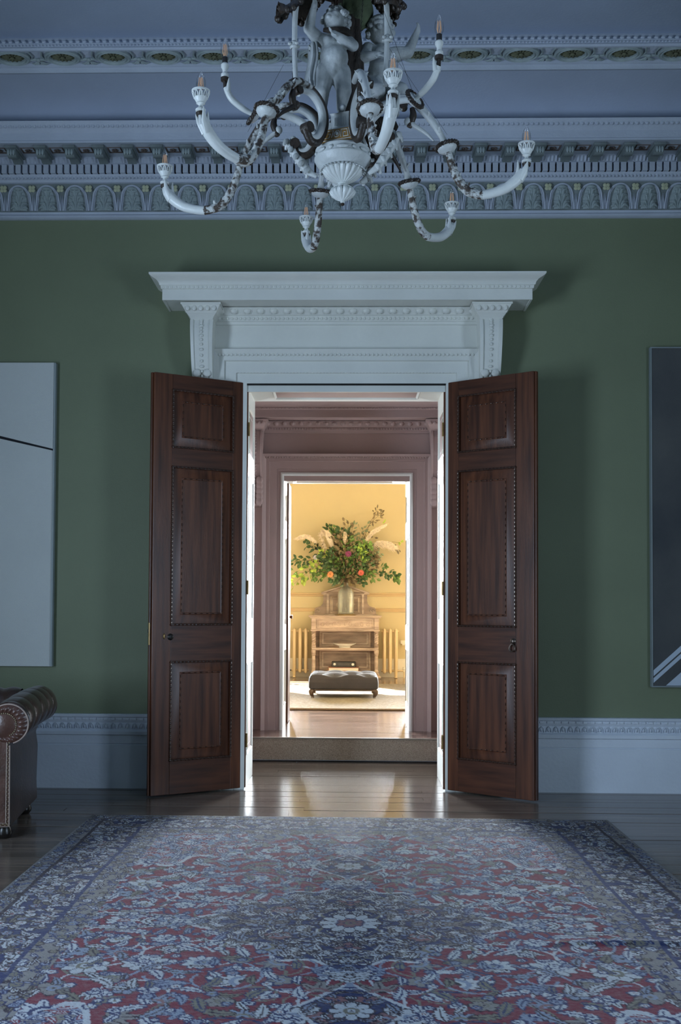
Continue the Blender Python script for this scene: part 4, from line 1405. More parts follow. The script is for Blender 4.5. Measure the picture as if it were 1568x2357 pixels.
def branch(tip, mid=None, m=0, n=26, ln=0.060, wd=0.036, spread=0.085, start=0.25, th=0.0035):
    t0 = Vector((rb_.uniform(-0.05, 0.05), rb_.uniform(-0.05, 0.05), 0.015))
    nk = MOUTH + Vector((rb_.uniform(-0.02, 0.02), rb_.uniform(-0.02, 0.02), 0))
    if mid is None:
        mid = nk.lerp(tip, 0.55) + Vector((0, 0, 0.10 * rb_.uniform(0.2, 1.2)))
    pts = bez([t0, nk, mid, tip], 7)
    root = MB().tube(pts, lerp_list([th, th, th * 0.8, th * 0.35], len(pts)), 5).build('branch', BARK, bq)
    b = MB()
    L_ = len(pts)
    i0 = 8
    for k in range(n):
        f = start + (1 - start) * (k + rb_.random() * 0.6) / n
        f = min(f, 1)
        s = i0 + f * (L_ - 1 - i0)
        i = min(int(s), L_ - 2)
        p = pts[i].lerp(pts[i + 1], s - i)
        tg = (pts[i + 1] - pts[i]).normalized()
        off = Vector((rb_.gauss(0, 1), rb_.gauss(0, 1), rb_.gauss(0, 1)))
        off = (off - tg * off.dot(tg) * 0.6).normalized()
        q = p + off * rb_.uniform(0, spread)
        d = off * 0.8 + tg * 0.7 + Vector((0, 0, rb_.uniform(-0.5, 0.2)))
        l_ = 1.18 * ln * rb_.uniform(0.7, 1.25)
        leaf_geo(b, q, d, l_, 1.25 * wd * rb_.uniform(0.75, 1.2), Vector((rb_.gauss(0, 1), -1.2 + rb_.gauss(0, 0.7), rb_.gauss(0.4, 0.8))))
        if spread > 0.05 and (q - p).length > 0.02:
            b.tube([p, q], 0.0013, 3, cap=False)
    fo = b.build('foliage', LEAVES[m], root, smooth=0, fix=False)
    fo['kind'] = 'stuff'


# long reaching branches where the photograph has them
branch(at_px(672, 1346, -0.08), at_px(735, 1300, -0.06), 2, 22, 0.070, 0.048, 0.10, 0.55)
branch(at_px(674, 1290, -0.02), at_px(735, 1290, 0), 0, 34, 0.066, 0.044, 0.085, 0.35)
branch(at_px(680, 1318, -0.10), at_px(745, 1312, -0.06), 1, 34, 0.062, 0.040, 0.10, 0.35)
branch(at_px(705, 1248, 0.02), at_px(755, 1275, 0), 0, 34, 0.066, 0.044, 0.085, 0.4)
branch(at_px(752, 1208, 0.05), at_px(780, 1262, 0.03), 0, 26, 0.070, 0.046, 0.07, 0.45)
branch(at_px(770, 1212, 0.04), at_px(785, 1262, 0.03), 1, 26, 0.062, 0.04, 0.08, 0.4)
branch(at_px(812, 1200, 0.08), at_px(802, 1262, 0.06), 4, 34, 0.060, 0.030, 0.10, 0.3)
branch(at_px(800, 1202, -0.02), at_px(798, 1265, 0.0), 3, 34, 0.060, 0.032, 0.10, 0.3)
branch(at_px(838, 1206, 0.06), at_px(815, 1262, 0.05), 4, 34, 0.058, 0.030, 0.10, 0.3)
branch(at_px(852, 1222, 0.02), at_px(822, 1275, 0.0), 3, 34, 0.058, 0.034, 0.10, 0.3)
branch(at_px(882, 1174, 0.05), at_px(842, 1215, 0.04), 3, 20, 0.050, 0.026, 0.06, 0.55)
branch(at_px(868, 1166, 0.05), at_px(846, 1212, 0.04), 3, 12, 0.046, 0.020, 0.04, 0.75)
branch(at_px(886, 1200, 0.0), at_px(850, 1235, 0.0), 2, 6, 0.045, 0.024, 0.03, 0.8)
branch(at_px(918, 1262, 0.0), at_px(870, 1250, 0.0), 3, 14, 0.048, 0.028, 0.04, 0.65)
branch(at_px(924, 1246, 0.02), at_px(880, 1252, 0.0), 2, 8, 0.045, 0.024, 0.03, 0.8)
branch(at_px(872, 1262, 0.03), at_px(832, 1282, 0.0), 4, 44, 0.058, 0.026, 0.11, 0.25)
branch(at_px(868, 1282, -0.05), at_px(832, 1298, -0.03), 4, 40, 0.058, 0.028, 0.10, 0.25)
branch(at_px(840, 1262, -0.12), at_px(815, 1290, -0.07), 2, 22, 0.066, 0.044, 0.06, 0.6)
branch(at_px(834, 1282, -0.15), at_px(812, 1300, -0.08), 1, 44, 0.062, 0.040, 0.11, 0.25)
branch(at_px(912, 1322, -0.06), at_px(868, 1315, -0.05), 0, 30, 0.058, 0.038, 0.07, 0.4)
branch(at_px(916, 1330, -0.05), at_px(878, 1318, -0.04), 1, 14, 0.060, 0.042, 0.05, 0.75)
branch(at_px(886, 1300, -0.02), at_px(850, 1308, -0.02), 1, 8, 0.052, 0.034, 0.03, 0.8)
branch(at_px(832, 1338, -0.14), at_px(822, 1318, -0.08), 0, 26, 0.066, 0.046, 0.07, 0.35)
branch(at_px(858, 1326, -0.12), at_px(830, 1315, -0.07), 1, 34, 0.060, 0.036, 0.08, 0.3)
branch(at_px(768, 1336, -0.14), at_px(778, 1316, -0.09), 0, 24, 0.066, 0.046, 0.07, 0.35)
branch(at_px(722, 1328, -0.10), at_px(758, 1312, -0.06), 1, 34, 0.058, 0.038, 0.08, 0.35)
branch(at_px(740, 1268, -0.10), at_px(768, 1295, -0.06), 2, 12, 0.064, 0.040, 0.05, 0.75)
branch(at_px(722, 1292, -0.12), at_px(758, 1306, -0.06), 2, 12, 0.060, 0.042, 0.05, 0.7)
for k in range(34):
    a = rb_.uniform(0, 2 * pi)
    R_ = rb_.uniform(18, 62)
    u, v = 806 + R_ * 1.0 * cos(a), 1272 + R_ * 0.95 * sin(a)
    branch(at_px(u, min(v, 1330), rb_.uniform(-0.22, 0.16)), None, rb_.choice((0, 0, 0, 1, 1, 3, 4)), 40, 0.070, 0.046, 0.12, 0.15)

PLUME = mat('pampas_plume', (0.82, 0.68, 0.54), 0.9, 0.25, 30)


def plume(pts_px, wid, droop, label=None, n=260):
    pp = [at_px(u, v, d) for u, v, d in pts_px]
    st = bez([Vector((0.01, 0.0, 0.02)), MOUTH, pp[0]], 6)
    ax = bez(pp, 8)
    root = MB().tube(st + ax[1:], lerp_list([0.0035, 0.003, 0.002], len(st) + len(ax) - 1), 5).build('pampas_plume', mat('dry_stem', (0.42, 0.31, 0.18), 0.8, 0.2), bq)
    if label: root['label'] = label
    b = MB()
    for k in range(n):
        f = rb_.random() ** 0.9
        s = f * (len(ax) - 1)
        i = min(int(s), len(ax) - 2)
        p = ax[i].lerp(ax[i + 1], s - i)
        tg = (ax[i + 1] - ax[i]).normalized()
        o = Vector((rb_.gauss(0, 1), rb_.gauss(0, 1), rb_.gauss(0, 1))).normalized()
        w = wid * (sin(pi * min(1, 0.12 + f * 0.95)) ** 0.6 + 0.05)
        l_ = w * rb_.uniform(0.7, 1.5)
        e = p + tg * l_ * 1.0 + o * w * 0.6 + Vector((0, 0, -droop * l_))
        m_ = p.lerp(e, 0.5) + o * w * 0.15
        sd = tg.cross(Vector((0, 1, 0))).normalized() * 0.007
        b.add([p - sd, p + sd, m_ + sd * 1.3, m_ - sd * 1.3, e], [(0, 1, 2, 3), (3, 2, 4)])
    fo = b.build('plume_strand', PLUME, root, smooth=0, fix=False)
    fo['kind'] = 'stuff'


plume([(728, 1246, 0.0), (712, 1232, 0), (695, 1230, 0), (674, 1238, 0)], 0.060, 0.5, 'pampas plume arching out to the dark door side')
plume([(748, 1258, -0.08), (738, 1225, -0.08), (745, 1217, -0.08), (757, 1228, -0.08), (765, 1250, -0.08)], 0.085, 1.2, 'drooping full pampas plume', 340)
plume([(793, 1248, -0.16), (793, 1232, -0.16), (793, 1215, -0.16)], 0.060, 0.9, 'short upright pampas plume at the front')
plume([(838, 1246, -0.05), (852, 1226, -0.05), (868, 1214, -0.05), (892, 1202, -0.05)], 0.062, 0.25, 'feathery pampas plume pointing upwards')
plume([(848, 1254, -0.04), (870, 1243, -0.04), (893, 1244, -0.04), (914, 1254, -0.04)], 0.085, 0.9, 'wide pampas plume leaning to the far right jamb', 340)


def bloom(u, v, d, r_, m, name, label):
    c = at_px(u, v, d)
    st = bez([Vector((0, 0, 0.02)), MOUTH, MOUTH.lerp(c, 0.6) + Vector((0, 0, 0.03)), c], 5)
    root = MB().tube(st, 0.003, 5).build(name, LEAVES[1], bq)
    root['label'] = label
    b = MB()
    for ring_ in range(3):
        n_ = 12 - ring_ * 2
        for k in range(n_):
            a = 2 * pi * (k + 0.5 * ring_) / n_
            rd = Vector((cos(a), -0.35 - 0.35 * ring_, sin(a)))
            leaf_geo(b, c + rd * 0.004, rd, r_ * (1 - 0.22 * ring_), r_ * 0.42, Vector((0, -1, 0)))
    b.build('petal', m, root, smooth=0, fix=False)['kind'] = 'stuff'


bloom(760, 1320, -0.20, 0.052, mat('petal_orange', (0.66, 0.27, 0.11), 0.6, 0.2, 20), 'dahlia', 'orange dahlia')
bloom(830, 1316, -0.22, 0.048, mat('petal_red', (0.60, 0.13, 0.10), 0.6, 0.2, 20), 'dahlia', 'red dahlia')
bloom(801, 1273, -0.24, 0.050, mat('petal_purple', (0.20, 0.03, 0.11), 0.6, 0.2, 20), 'dahlia', 'purple dahlia')
bloom(726, 1281, -0.14, 0.040, mat('petal_pale', (0.55, 0.52, 0.60), 0.6, 0.1, 20), 'small_aster', 'pale lilac aster')
# ------------------------------------------------------------------ paintings
CANV_W = mat('pale_canvas', (0.57, 0.60, 0.59), 0.8, 0.035, 1.6, 0.35, 260)
CANV_D = mat('dark_canvas', (0.036, 0.042, 0.052), 0.75, 0, 1.3, 0.3, 240, col2=(0.110, 0.112, 0.108), detail=6)
CANV_EDGE = mat('canvas_edge', (0.10, 0.12, 0.12), 0.7, 0.1)
pw = tag(empty('pale_painting', (-2.145, -0.006, 0.872)), 'large pale grey canvas with one dark slanting cut, hanging above the leather sofa', 'painting')
x0, x1, h = -1.45, 0.0, 2.208
# two overlapping sheets of canvas: the upper one comes forward and a black strip paints the shadow along its slanting edge
zl, zr = 1.93, 1.578           # slant line at the far left and at the right edge
up = MB().prism([(x0, zl), (x1, zr), (x1, h), (x0, h)], -0.052, -0.022)
up.build('upper_sheet', CANV_W, pw, smooth=0)
MB().prism([(x0, 0), (x1, 0), (x1, zr - 0.012), (x0, zl - 0.040)], -0.036, -0.022).build('lower_sheet', CANV_W, pw, smooth=0)
MB().prism([(x0, zl - 0.045), (x1, zr - 0.016), (x1, zr + 0.01), (x0, zl + 0.01)], -0.028, -0.020).build('slit_shadow_strip', mat('slit_shadow_black', (0.012, 0.014, 0.02), 0.9), pw, smooth=0)
MB().box(x0, x1, -0.022, 0.0, 0.004, h - 0.004).build('stretcher', CANV_EDGE, pw, smooth=0)
MB().box(x1, x1 + 0.012, -0.045, 0.0, 0.0, h).build('edge', mat('canvas_side', (0.30, 0.35, 0.36), 0.7, 0.05), pw, smooth=0)
pd = tag(empty('dark_painting', (2.172, -0.006, 0.755)), 'large dark mottled canvas with two pale diagonal bars low down, beyond the right door leaf', 'painting')
x0, x1, h = 0.0, 1.5, 2.44
MB().bbox(x0 + 0.008, x1, -0.042, -0.004, 0.008, h, 0.003).build('canvas', CANV_D, pd, smooth=0)
MB().sweep_frame([(0, 0.0), (0, 0.046), (-0.009, 0.046), (-0.009, 0.040)], x0, x1, 0.0, h, 0, bottom=True).build('edge', mat('painting_edge', (0.23, 0.27, 0.28), 0.6, 0.08), pd, smooth=0)
PB = mat('pale_blue_paint', (0.46, 0.54, 0.64), 0.7, 0.05, 4)
for a, w_, yy, col in ((0.030, 0.024, -0.0445, PB), (0.078, 0.030, -0.0455, PB)):
    MB().prism([(0.012, a), (0.012, a + w_ * 1.4), (0.9, a + w_ * 1.4 + 0.80), (0.9, a + 0.80)], yy, -0.0425).build('diagonal_bar', col, pd, smooth=0)
MB().prism([(0.10, 0.012), (1.40, 0.012), (1.40, 0.78), (0.9, 0.72)], -0.0440, -0.0425).build('pale_triangle', PB, pd, smooth=0)

# ------------------------------------------------------------------ leather sofa, its right arm in view
LEA = mat('brown_leather', (0.070, 0.034, 0.024), 0.33, 0.5, 5, 0.25, 45, coat=0.2)
LEA_L = mat('worn_tan_leather', (0.080, 0.038, 0.028), 0.34, 0.45, 7, 0.3, 40, coat=0.2)
LEA_D = mat('dark_leather', (0.046, 0.027, 0.021), 0.28, 0.4, 6, 0.2, 50, coat=0.2)
NAIL = mat('brass_nail', (0.50, 0.42, 0.30), 0.3, 0.1, metal=0.9)
PIPE = mat('pale_piping', (0.34, 0.26, 0.22), 0.45, 0.15, 20)
sf = tag(empty('sofa', (-1.892, -1.745, 0), radians(6.5)), 'brown buttoned leather sofa with rolled studded arm, under the pale canvas', 'sofa')
# local frame: x to the right (the arm's outer face is x = 0), y towards the wall, z up
AL = 0.86                       # arm length
RC = Vector((-0.022, 0.0, 0.650))  # centre of the scroll
RR = 0.112


def arm_outer(u, v):
    """u along the arm, v round the roll from the inner seat side over the top to the outside, then down the outer face"""
    y = AL * u
    if v < 0.66:
        t = v / 0.66
        a = radians(200) - t * radians(200 + 100)       # from lower left over the top to the lower right
        pl = 0.016 * abs(sin(u * 5.3 * pi + t * 3.2 + 0.5 * sin(u * 7))) ** 0.45 * sin(pi * min(1, t * 1.1)) ** 0.7 if u > 0.015 else 0
        r = RR * (1.0 + 0.02 * sin(u * pi)) + pl - 0.006
        gx = 0.03 * u
        return (RC.x + gx + r * cos(a), y, RC.z + r * sin(a) + 0.012 * sin(u * pi) + 0.030 * u)
    t = (v - 0.66) / 0.34
    x = np.interp(t, [0, 0.10, 0.3, 0.75, 0.95, 1.0], [RC.x + RR * cos(radians(-100)) + 0.02, -0.040, -0.020, -0.012, 0.0, -0.01])
    z = np.interp(t, [0, 0.10, 0.3, 0.75, 0.95, 1.0], [RC.z + RR * sin(radians(-100)) + 0.004, 0.515, 0.42, 0.20, 0.085, 0.07])
    return (float(x) + 0.03 * u * (1 - t), y, float(z))


b = MB().grid(arm_outer, 120, 70)
arm = b.build('arm', LEA_D, sf, smooth=60)
# front of the arm: panel, pleated ring, scroll pad, piping and nails
b = MB()
pan = [(-0.012, 0.075), (-0.012, 0.515), (-0.03, 0.545)]
lft = [(-0.19, 0.545), (-0.19, 0.075)]
b.prism([(-0.19, 0.075), (-0.010, 0.075), (-0.014, 0.50), (-0.026, 0.560), (-0.026, 0.62), (-0.10, 0.66), (-0.19, 0.66)], -0.012, 0.02)
fp = b.build('arm_front', LEA_L, sf, smooth=0)
def pad(u, v):
    a = 2 * pi * u
    r = 0.068 * v
    return (RC.x - 0.02 + r * cos(a), -0.014 - 0.016 * (1 - v * v), RC.z - 0.006 + r * sin(a))
MB().grid(pad, 28, 8, closed_u=True).build('scroll_pad', LEA_L, sf, smooth=60)
def ringp(u, v):
    a = 2 * pi * u
    r = 0.064 + (RR - 0.064 - 0.004) * v
    cx = RC.x - 0.02 * (1 - v)
    return (cx + r * cos(a), -0.010 - 0.016 * sin(pi * v) * (0.55 + 0.45 * abs(sin(a * 11))), RC.z - 0.006 * (1 - v) + r * sin(a))
MB().grid(ringp, 132, 6, closed_u=True).build('pleated_ring', LEA_L, sf, smooth=60)
MB().tube([(RC.x + (RR - 0.001) * cos(a), -0.008, RC.z + (RR - 0.001) * sin(a)) for a in np.linspace(radians(-75), radians(215), 50)], 0.0050, 6).build('piping', PIPE, sf)
b = MB()
nails = []
for a in np.arange(radians(-62), radians(200), 0.17):
    nails.append((RC.x - 0.02 + 0.066 * cos(a), RC.z - 0.006 + 0.066 * sin(a)))
z = 0.555
while z > 0.078:
    nails.append((-0.020 + (0.006 if int(z * 1000 / 11) % 2 else -0.004), z)); z -= 0.011
for xx in np.arange(-0.185, -0.018, 0.011):
    nails.append((float(xx), 0.082 + (0.006 if int(-xx * 1000 / 11) % 2 else 0)))
for x_, z_ in nails:
    b.ellipsoid((x_, -0.014 if z_ < 0.57 else -0.018, z_), (0.0048, 0.004, 0.0048), 6, 4)
b.build('nail_row', NAIL, sf)['kind'] = 'stuff'
MB().tube([(-0.027, -0.014, 0.56), (-0.027, -0.014, 0.095), (-0.19, -0.014, 0.095)], 0.0035, 5).build('gimp_braid', PIPE, sf)
MB().tube([(-0.011, -0.014, 0.53), (-0.008, -0.014, 0.075), (-0.19, -0.014, 0.072)], 0.004, 5).build('gimp_braid', PIPE, sf)
# rest of the sofa, out to the left of the picture
def seat_cush(u, v):
    x = -0.19 - 0.70 * u
    z = 0.42 + 0.05 * sin(pi * u) ** 0.4 * sin(pi * min(1, v * 1.0 + 0.02)) ** 0.4
    return (x, 0.02 + 0.60 * v, z)
MB().bbox(-1.95, -0.19, 0.03, AL, 0.075, 0.34, 0.02).build('base', LEA, sf, smooth=0)
for k in range(2):
    MB().bbox(-0.195 - 0.78 * k - 0.775, -0.195 - 0.78 * k, 0.0, 0.66, 0.34, 0.46, 0.035).build('seat_cushion', LEA, sf, smooth=50)
def back(u, v):
    x = -0.10 - 1.75 * u
    a = radians(-60) + v * radians(290)
    q = 0.012 * abs(sin(u * 16 * pi)) * sin(pi * v)
    return (x, AL - 0.02 + (RR + q) * cos(a) * 1.0, RC.z + 0.02 + (RR + q) * sin(a))
MB().grid(back, 96, 24).build('back_roll', LEA_D, sf, smooth=60)
MB().bbox(-1.80, -0.16, AL - 0.17, AL - 0.02, 0.34, 0.62, 0.03).build('backrest', LEA, sf, smooth=50)
MB().bbox(-1.85, -0.03, AL - 0.03, AL + 0.02, 0.075, 0.66, 0.01).build('back_panel', LEA_D, sf, smooth=0)
al = MB().grid(lambda u, v: (-1.96 - arm_outer(u, v)[0],) + tuple(arm_outer(u, v)[1:]), 60, 40).build('arm', LEA_D, sf, smooth=60)
MB().prism([(-1.77, 0.075), (-1.95, 0.075), (-1.946, 0.50), (-1.934, 0.66), (-1.77, 0.66)], -0.012, 0.02).build('arm_front', LEA_L, sf, smooth=0)
MB().bbox(-1.77, -0.19, -0.005, 0.03, 0.075, 0.345, 0.006).build('front_rail', LEA, sf, smooth=0)
for x_, y_ in ((-0.045, 0.045), (-0.06, AL - 0.10), (-1.90, 0.05), (-1.90, AL - 0.10)):
    MB().lathe([(0, 0.002), (0.030, 0.002), (0.042, 0.018), (0.045, 0.035), (0.038, 0.058), (0.030, 0.078), (0, 0.078)], 18, (x_, y_, 0)).build('bun_foot', mat('black_wood', (0.014, 0.011, 0.010), 0.3, 0.2), sf)
# ------------------------------------------------------------------ chandelier
CX, CY = -0.030, -3.04
ENAMEL = mat('chipped_white_paint', (0.48, 0.51, 0.51), 0.45, 0.10, 14, 0.3, 50)
CLEAN = mat('white_painted_horn', (0.58, 0.61, 0.60), 0.40, 0.07, 10, 0.2, 40)
BROWN = mat('brown_carved_wood', (0.030, 0.021, 0.015), 0.45, 0.4, 20, 0.4, 60)
PEEL = mat('peeling_paint', (0.055, 0.040, 0.030), 0.55, 0, 42, 0.7, 90, col2=(0.50, 0.52, 0.51), thresh=(0.43, 0.55), detail=10)
GILT = mat('fret_gilt', (0.30, 0.165, 0.045), 0.45, 0.25, 30)
MOSS = mat('moss_green_ball', (0.060, 0.080, 0.040), 0.8, 0.4, 14, 0.5, 60)
TRUNK = mat('tree_bark_carving', (0.028, 0.020, 0.015), 0.6, 0.4, 14, 0.8, 40, stretch=(4, 4, 1))
BULB = bpy.data.materials.new('bulb_glass')
BULB.use_nodes = True
nt = BULB.node_tree
nt.nodes.remove(nt.nodes['Principled BSDF'])
tr_, gl_, lw_, mx_ = nt.nodes.new('ShaderNodeBsdfTransparent'), nt.nodes.new('ShaderNodeBsdfGlossy'), nt.nodes.new('ShaderNodeLayerWeight'), nt.nodes.new('ShaderNodeMixShader')
tr_.inputs[0].default_value = (0.97, 0.97, 0.97, 1)
gl_.inputs['Roughness'].default_value = 0.08
lw_.inputs[0].default_value = 0.22
nt.links.new(lw_.outputs['Facing'], mx_.inputs[0]); nt.links.new(tr_.outputs[0], mx_.inputs[1]); nt.links.new(gl_.outputs[0], mx_.inputs[2])
nt.links.new(mx_.outputs[0], nt.nodes['Material Output'].inputs[0])
FILA = mat('amber_filament', (0.80, 0.46, 0.27), 0.5, 0.1)

ch = tag(empty('chandelier', (CX, CY, 0)), 'ornate white and brown chandelier with horn arms, cherubs and candle bulbs, hanging from the ceiling', 'chandelier')


def part(name, b, m, parent=None, smooth=45):
    return b.build(name, m, parent or ch, smooth=smooth)


# bowl under the figures
part('finial', MB().lathe([(0.001, 3.142), (0.008, 3.147), (0.012, 3.156), (0.030, 3.164), (0.050, 3.180), (0.056, 3.195), (0.050, 3.207), (0.036, 3.214)], 64, flute=0.22, nf=14).lathe([(0.040, 3.211), (0.044, 3.215), (0.038, 3.219), (0.020, 3.222), (0.017, 3.228), (0.022, 3.234), (0.020, 3.238)], 24), CLEAN)
part('drop_boss', MB().lathe([(0.001, 3.132), (0.009, 3.137), (0.009, 3.144), (0.001, 3.148)], 12), BROWN)
part('lower_dish', MB().lathe([(0.020, 3.236), (0.030, 3.241), (0.048, 3.248), (0.071, 3.263), (0.083, 3.279), (0.089, 3.290), (0.086, 3.294), (0.074, 3.289)], 80, flute=0.14, nf=20), CLEAN)
b = MB().lathe([(0.070, 3.286), (0.088, 3.293), (0.106, 3.305), (0.119, 3.320), (0.125, 3.335), (0.128, 3.339), (0.128, 3.344), (0.120, 3.347), (0.118, 3.370), (0.124, 3.374), (0.124, 3.381), (0.115, 3.386), (0.09, 3.392), (0.05, 3.396)], 64)
bowl = part('bowl', b, ENAMEL)
b = MB()
for k in range(14):
    a = 2 * pi * (k + 0.5) / 14
    R_ = Matrix.Rotation(a, 3, 'Z')
    big = k % 2 == 0
    b.ellipsoid((0.121 * cos(a), 0.121 * sin(a), 3.3585), (0.008, 0.027 if big else 0.010, 0.0095), 10, 6, R_)
part('cartouche_band', b, ENAMEL, bowl)
b = MB()
for k in range(36):
    a = 2 * pi * k / 36
    R_ = Matrix.Rotation(a, 3, 'Z') @ Matrix.Rotation(radians(-50), 3, 'Y')
    b.ellipsoid((0.094 * cos(a), 0.094 * sin(a), 3.296), (0.005, 0.0062, 0.015), 6, 5, R_)
o_ = part('gadroon_band', b, ENAMEL, bowl)
PROT = radians(-20)
# plinth with the fret panels, square in plan, sides swept
def plinth(u, v):
    a = 2 * pi * u + pi / 4
    hs = np.interp(v, [0, 0.42, 0.5, 0.56, 0.94, 1.0], [0.090, 0.060, 0.052, 0.042, 0.042, 0.047])
    zz = np.interp(v, [0, 0.42, 0.5, 0.56, 0.94, 1.0], [3.384, 3.462, 3.467, 3.474, 3.532, 3.540])
    k = 1 / max(abs(cos(a)), abs(sin(a)))
    ca, sa = cos(a) * k * hs, sin(a) * k * hs
    return (ca * cos(PROT) - sa * sin(PROT), ca * sin(PROT) + sa * cos(PROT), float(zz))
b = MB().grid(plinth, 64, 24, closed_u=True)
b.add([plinth(k / 64, 1.0) for k in range(64)], [tuple(range(64))])
pl = part('plinth', b, ENAMEL, smooth=30)
# fret panel: gilt ground with raised white key pattern on each sloping face
tilt = Matrix.Rotation(PROT, 4, 'Z')
for fk in range(4):
    M_ = tilt @ Matrix.Rotation(fk * pi / 2, 4, 'Z')
    def fp_(x, t, h_):
        hs = 0.090 + (0.060 - 0.090) * t
        zz = 3.384 + 0.078 * t
        return (x * (hs / 0.078), -hs - 0.0035 - h_ * 0.90, zz + h_ * 0.40)
    b = MB()
    b.add([fp_(x, t, 0.001) for t in (0.06, 0.96) for x in (-0.072, 0.072)], [(0, 1, 3, 2)])
    b.xf(M_)
    pnl = part('fret_panel', b, GILT, pl, smooth=0)
    b = MB()
    def ln_(pts):
        b.tube([fp_(x, t, 0.002) for x, t in pts], 0.0021, 4)
    ln_([(-0.066, 0.90), (-0.066, 0.20), (0.066, 0.20), (0.066, 0.90)])
    for s in (-1, 1):
        ln_([(s * 0.022, 0.36), (s * 0.022, 0.84), (s * 0.056, 0.84), (s * 0.056, 0.36), (s * 0.034, 0.36), (s * 0.034, 0.64), (s * 0.046, 0.64)])
    ln_([(0.014 * cos(a), 0.60 + 0.22 * sin(a)) for a in np.linspace(0, 2 * pi, 17)])
    b.ellipsoid(fp_(0, 0.6, 0.002), (0.008, 0.004, 0.010), 8, 5)
    b.xf(M_)
    part('key_pattern', b, CLEAN, pl, smooth=0)
    b = MB()
    for k in range(7):
        x = -0.024 + 0.008 * k
        b.box(x - 0.002, x + 0.002, -0.0445, -0.041, 3.482, 3.520)
    b.xf(M_)
    part('fluting', b, ENAMEL, pl, smooth=0)


def P(az, r, z, off=0.0):
    a = radians(az)
    return Vector((r * cos(a) - off * sin(a), r * sin(a) + off * cos(a), z))


def cup_parts(root, base):
    """candle cup with pierced gallery, clear bulb; base = top of the horn"""
    bx, by, bz = base
    b = MB().lathe([(0.001, -0.010), (0.017, -0.009), (0.019, 0.002), (0.014, 0.006)], 16, (bx, by, bz))
    so = b.build('socket_collar', BROWN, root)
    b = MB().lathe([(0.012, 0.004), (0.020, 0.007), (0.021, 0.015), (0.015, 0.020), (0.009, 0.026), (0.008, 0.032), (0.012, 0.036), (0.018, 0.039), (0.016, 0.043), (0.020, 0.047), (0.026, 0.058), (0.027, 0.062), (0.001, 0.062)], 24, (bx, by, bz))
    cup = b.build('candle_cup', CLEAN, root, smooth=40)
    b = MB()
    for k in range(11):
        a0 = 2 * pi * k / 11
        for ss in (-1, 1):
            pts = [(bx + r * cos(a0 + ss * d), by + r * sin(a0 + ss * d), bz + z) for r, z, d in ((0.027, 0.061, 0.10), (0.031, 0.073, 0.14), (0.034, 0.084, 0.26))]
            b.tube(pts, 0.0024, 4)
    b.lathe([(0.032, 0.083), (0.037, 0.085), (0.037, 0.091), (0.031, 0.091)], 28, (bx, by, bz))
    b.build('pierced_gallery', CLEAN, cup, smooth=40)
    b = MB().lathe([(0.001, 0.062), (0.010, 0.062), (0.010, 0.084), (0.001, 0.084)], 12, (bx, by, bz))
    b.build('lamp_holder', CLEAN, cup)
    bulb_at(root, (bx, by, bz + 0.080))


def bulb_at(root, c):
    bx, by, bz = c
    b = MB().lathe([(0.010, 0.0), (0.012, 0.006), (0.0180, 0.020), (0.0200, 0.036), (0.0180, 0.054), (0.0125, 0.070), (0.0065, 0.082), (0.0025, 0.091), (0.0005, 0.094)], 18, (bx, by, bz))
    bl = b.build('bulb', BULB, root)
    b = MB()
    for k in range(4):
        a = pi * k / 2 + 0.4
        b.tube([(bx + 0.005 * cos(a), by + 0.005 * sin(a), bz + 0.012), (bx + 0.010 * cos(a), by + 0.010 * sin(a), bz + 0.028), (bx + 0.006 * cos(a), by + 0.006 * sin(a), bz + 0.064)], 0.0019, 4)
    b.build('filament', FILA, bl)
    MB().lathe([(0.001, 0.0), (0.0085, 0.0), (0.0075, 0.010), (0.001, 0.012)], 10, (bx, by, bz)).build('bulb_cap', mat('tin_cap', (0.55, 0.55, 0.53), 0.3, 0.1, metal=0.9), bl)


def horn(pts, rad, name, m, root, n=14):
    return MB().tube(pts, rad, n).build(name, m, root, smooth=50)


def rope_ring(root, c, R, tilt_axis, ang, r=0.011):
    """twisted rope ring lying round a collar"""
    Mx = Matrix.Translation(c) @ Matrix.Rotation(ang, 4, tilt_axis)
    n = 48
    b = MB()
    for st in range(2):
        pts = []
        for k in range(n):
            a = 2 * pi * k / n
            t = a * 10 + st * pi
            pts.append(Mx @ Vector(((R + 0.0045 * cos(t)) * cos(a), (R + 0.0045 * cos(t)) * sin(a), 0.0045 * sin(t))))
        b.tube(pts, r * 0.72, 6, closed=True)
    return b.build('rope_ring', BROWN, root)


def shell(root, c, R, tilt_axis, ang):
    Mx = Matrix.Translation(c) @ Matrix.Rotation(ang, 4, tilt_axis)
    b = MB().lathe([(0.020, -0.040), (0.040, -0.032), (0.056, -0.018), (0.062, -0.004), (0.060, 0.006), (0.001, 0.010)], 36, flute=0.07, nf=24).xf(Mx @ Matrix.Scale(R / 0.062, 4))
    return b.build('shell_collar', ENAMEL, root, smooth=50)


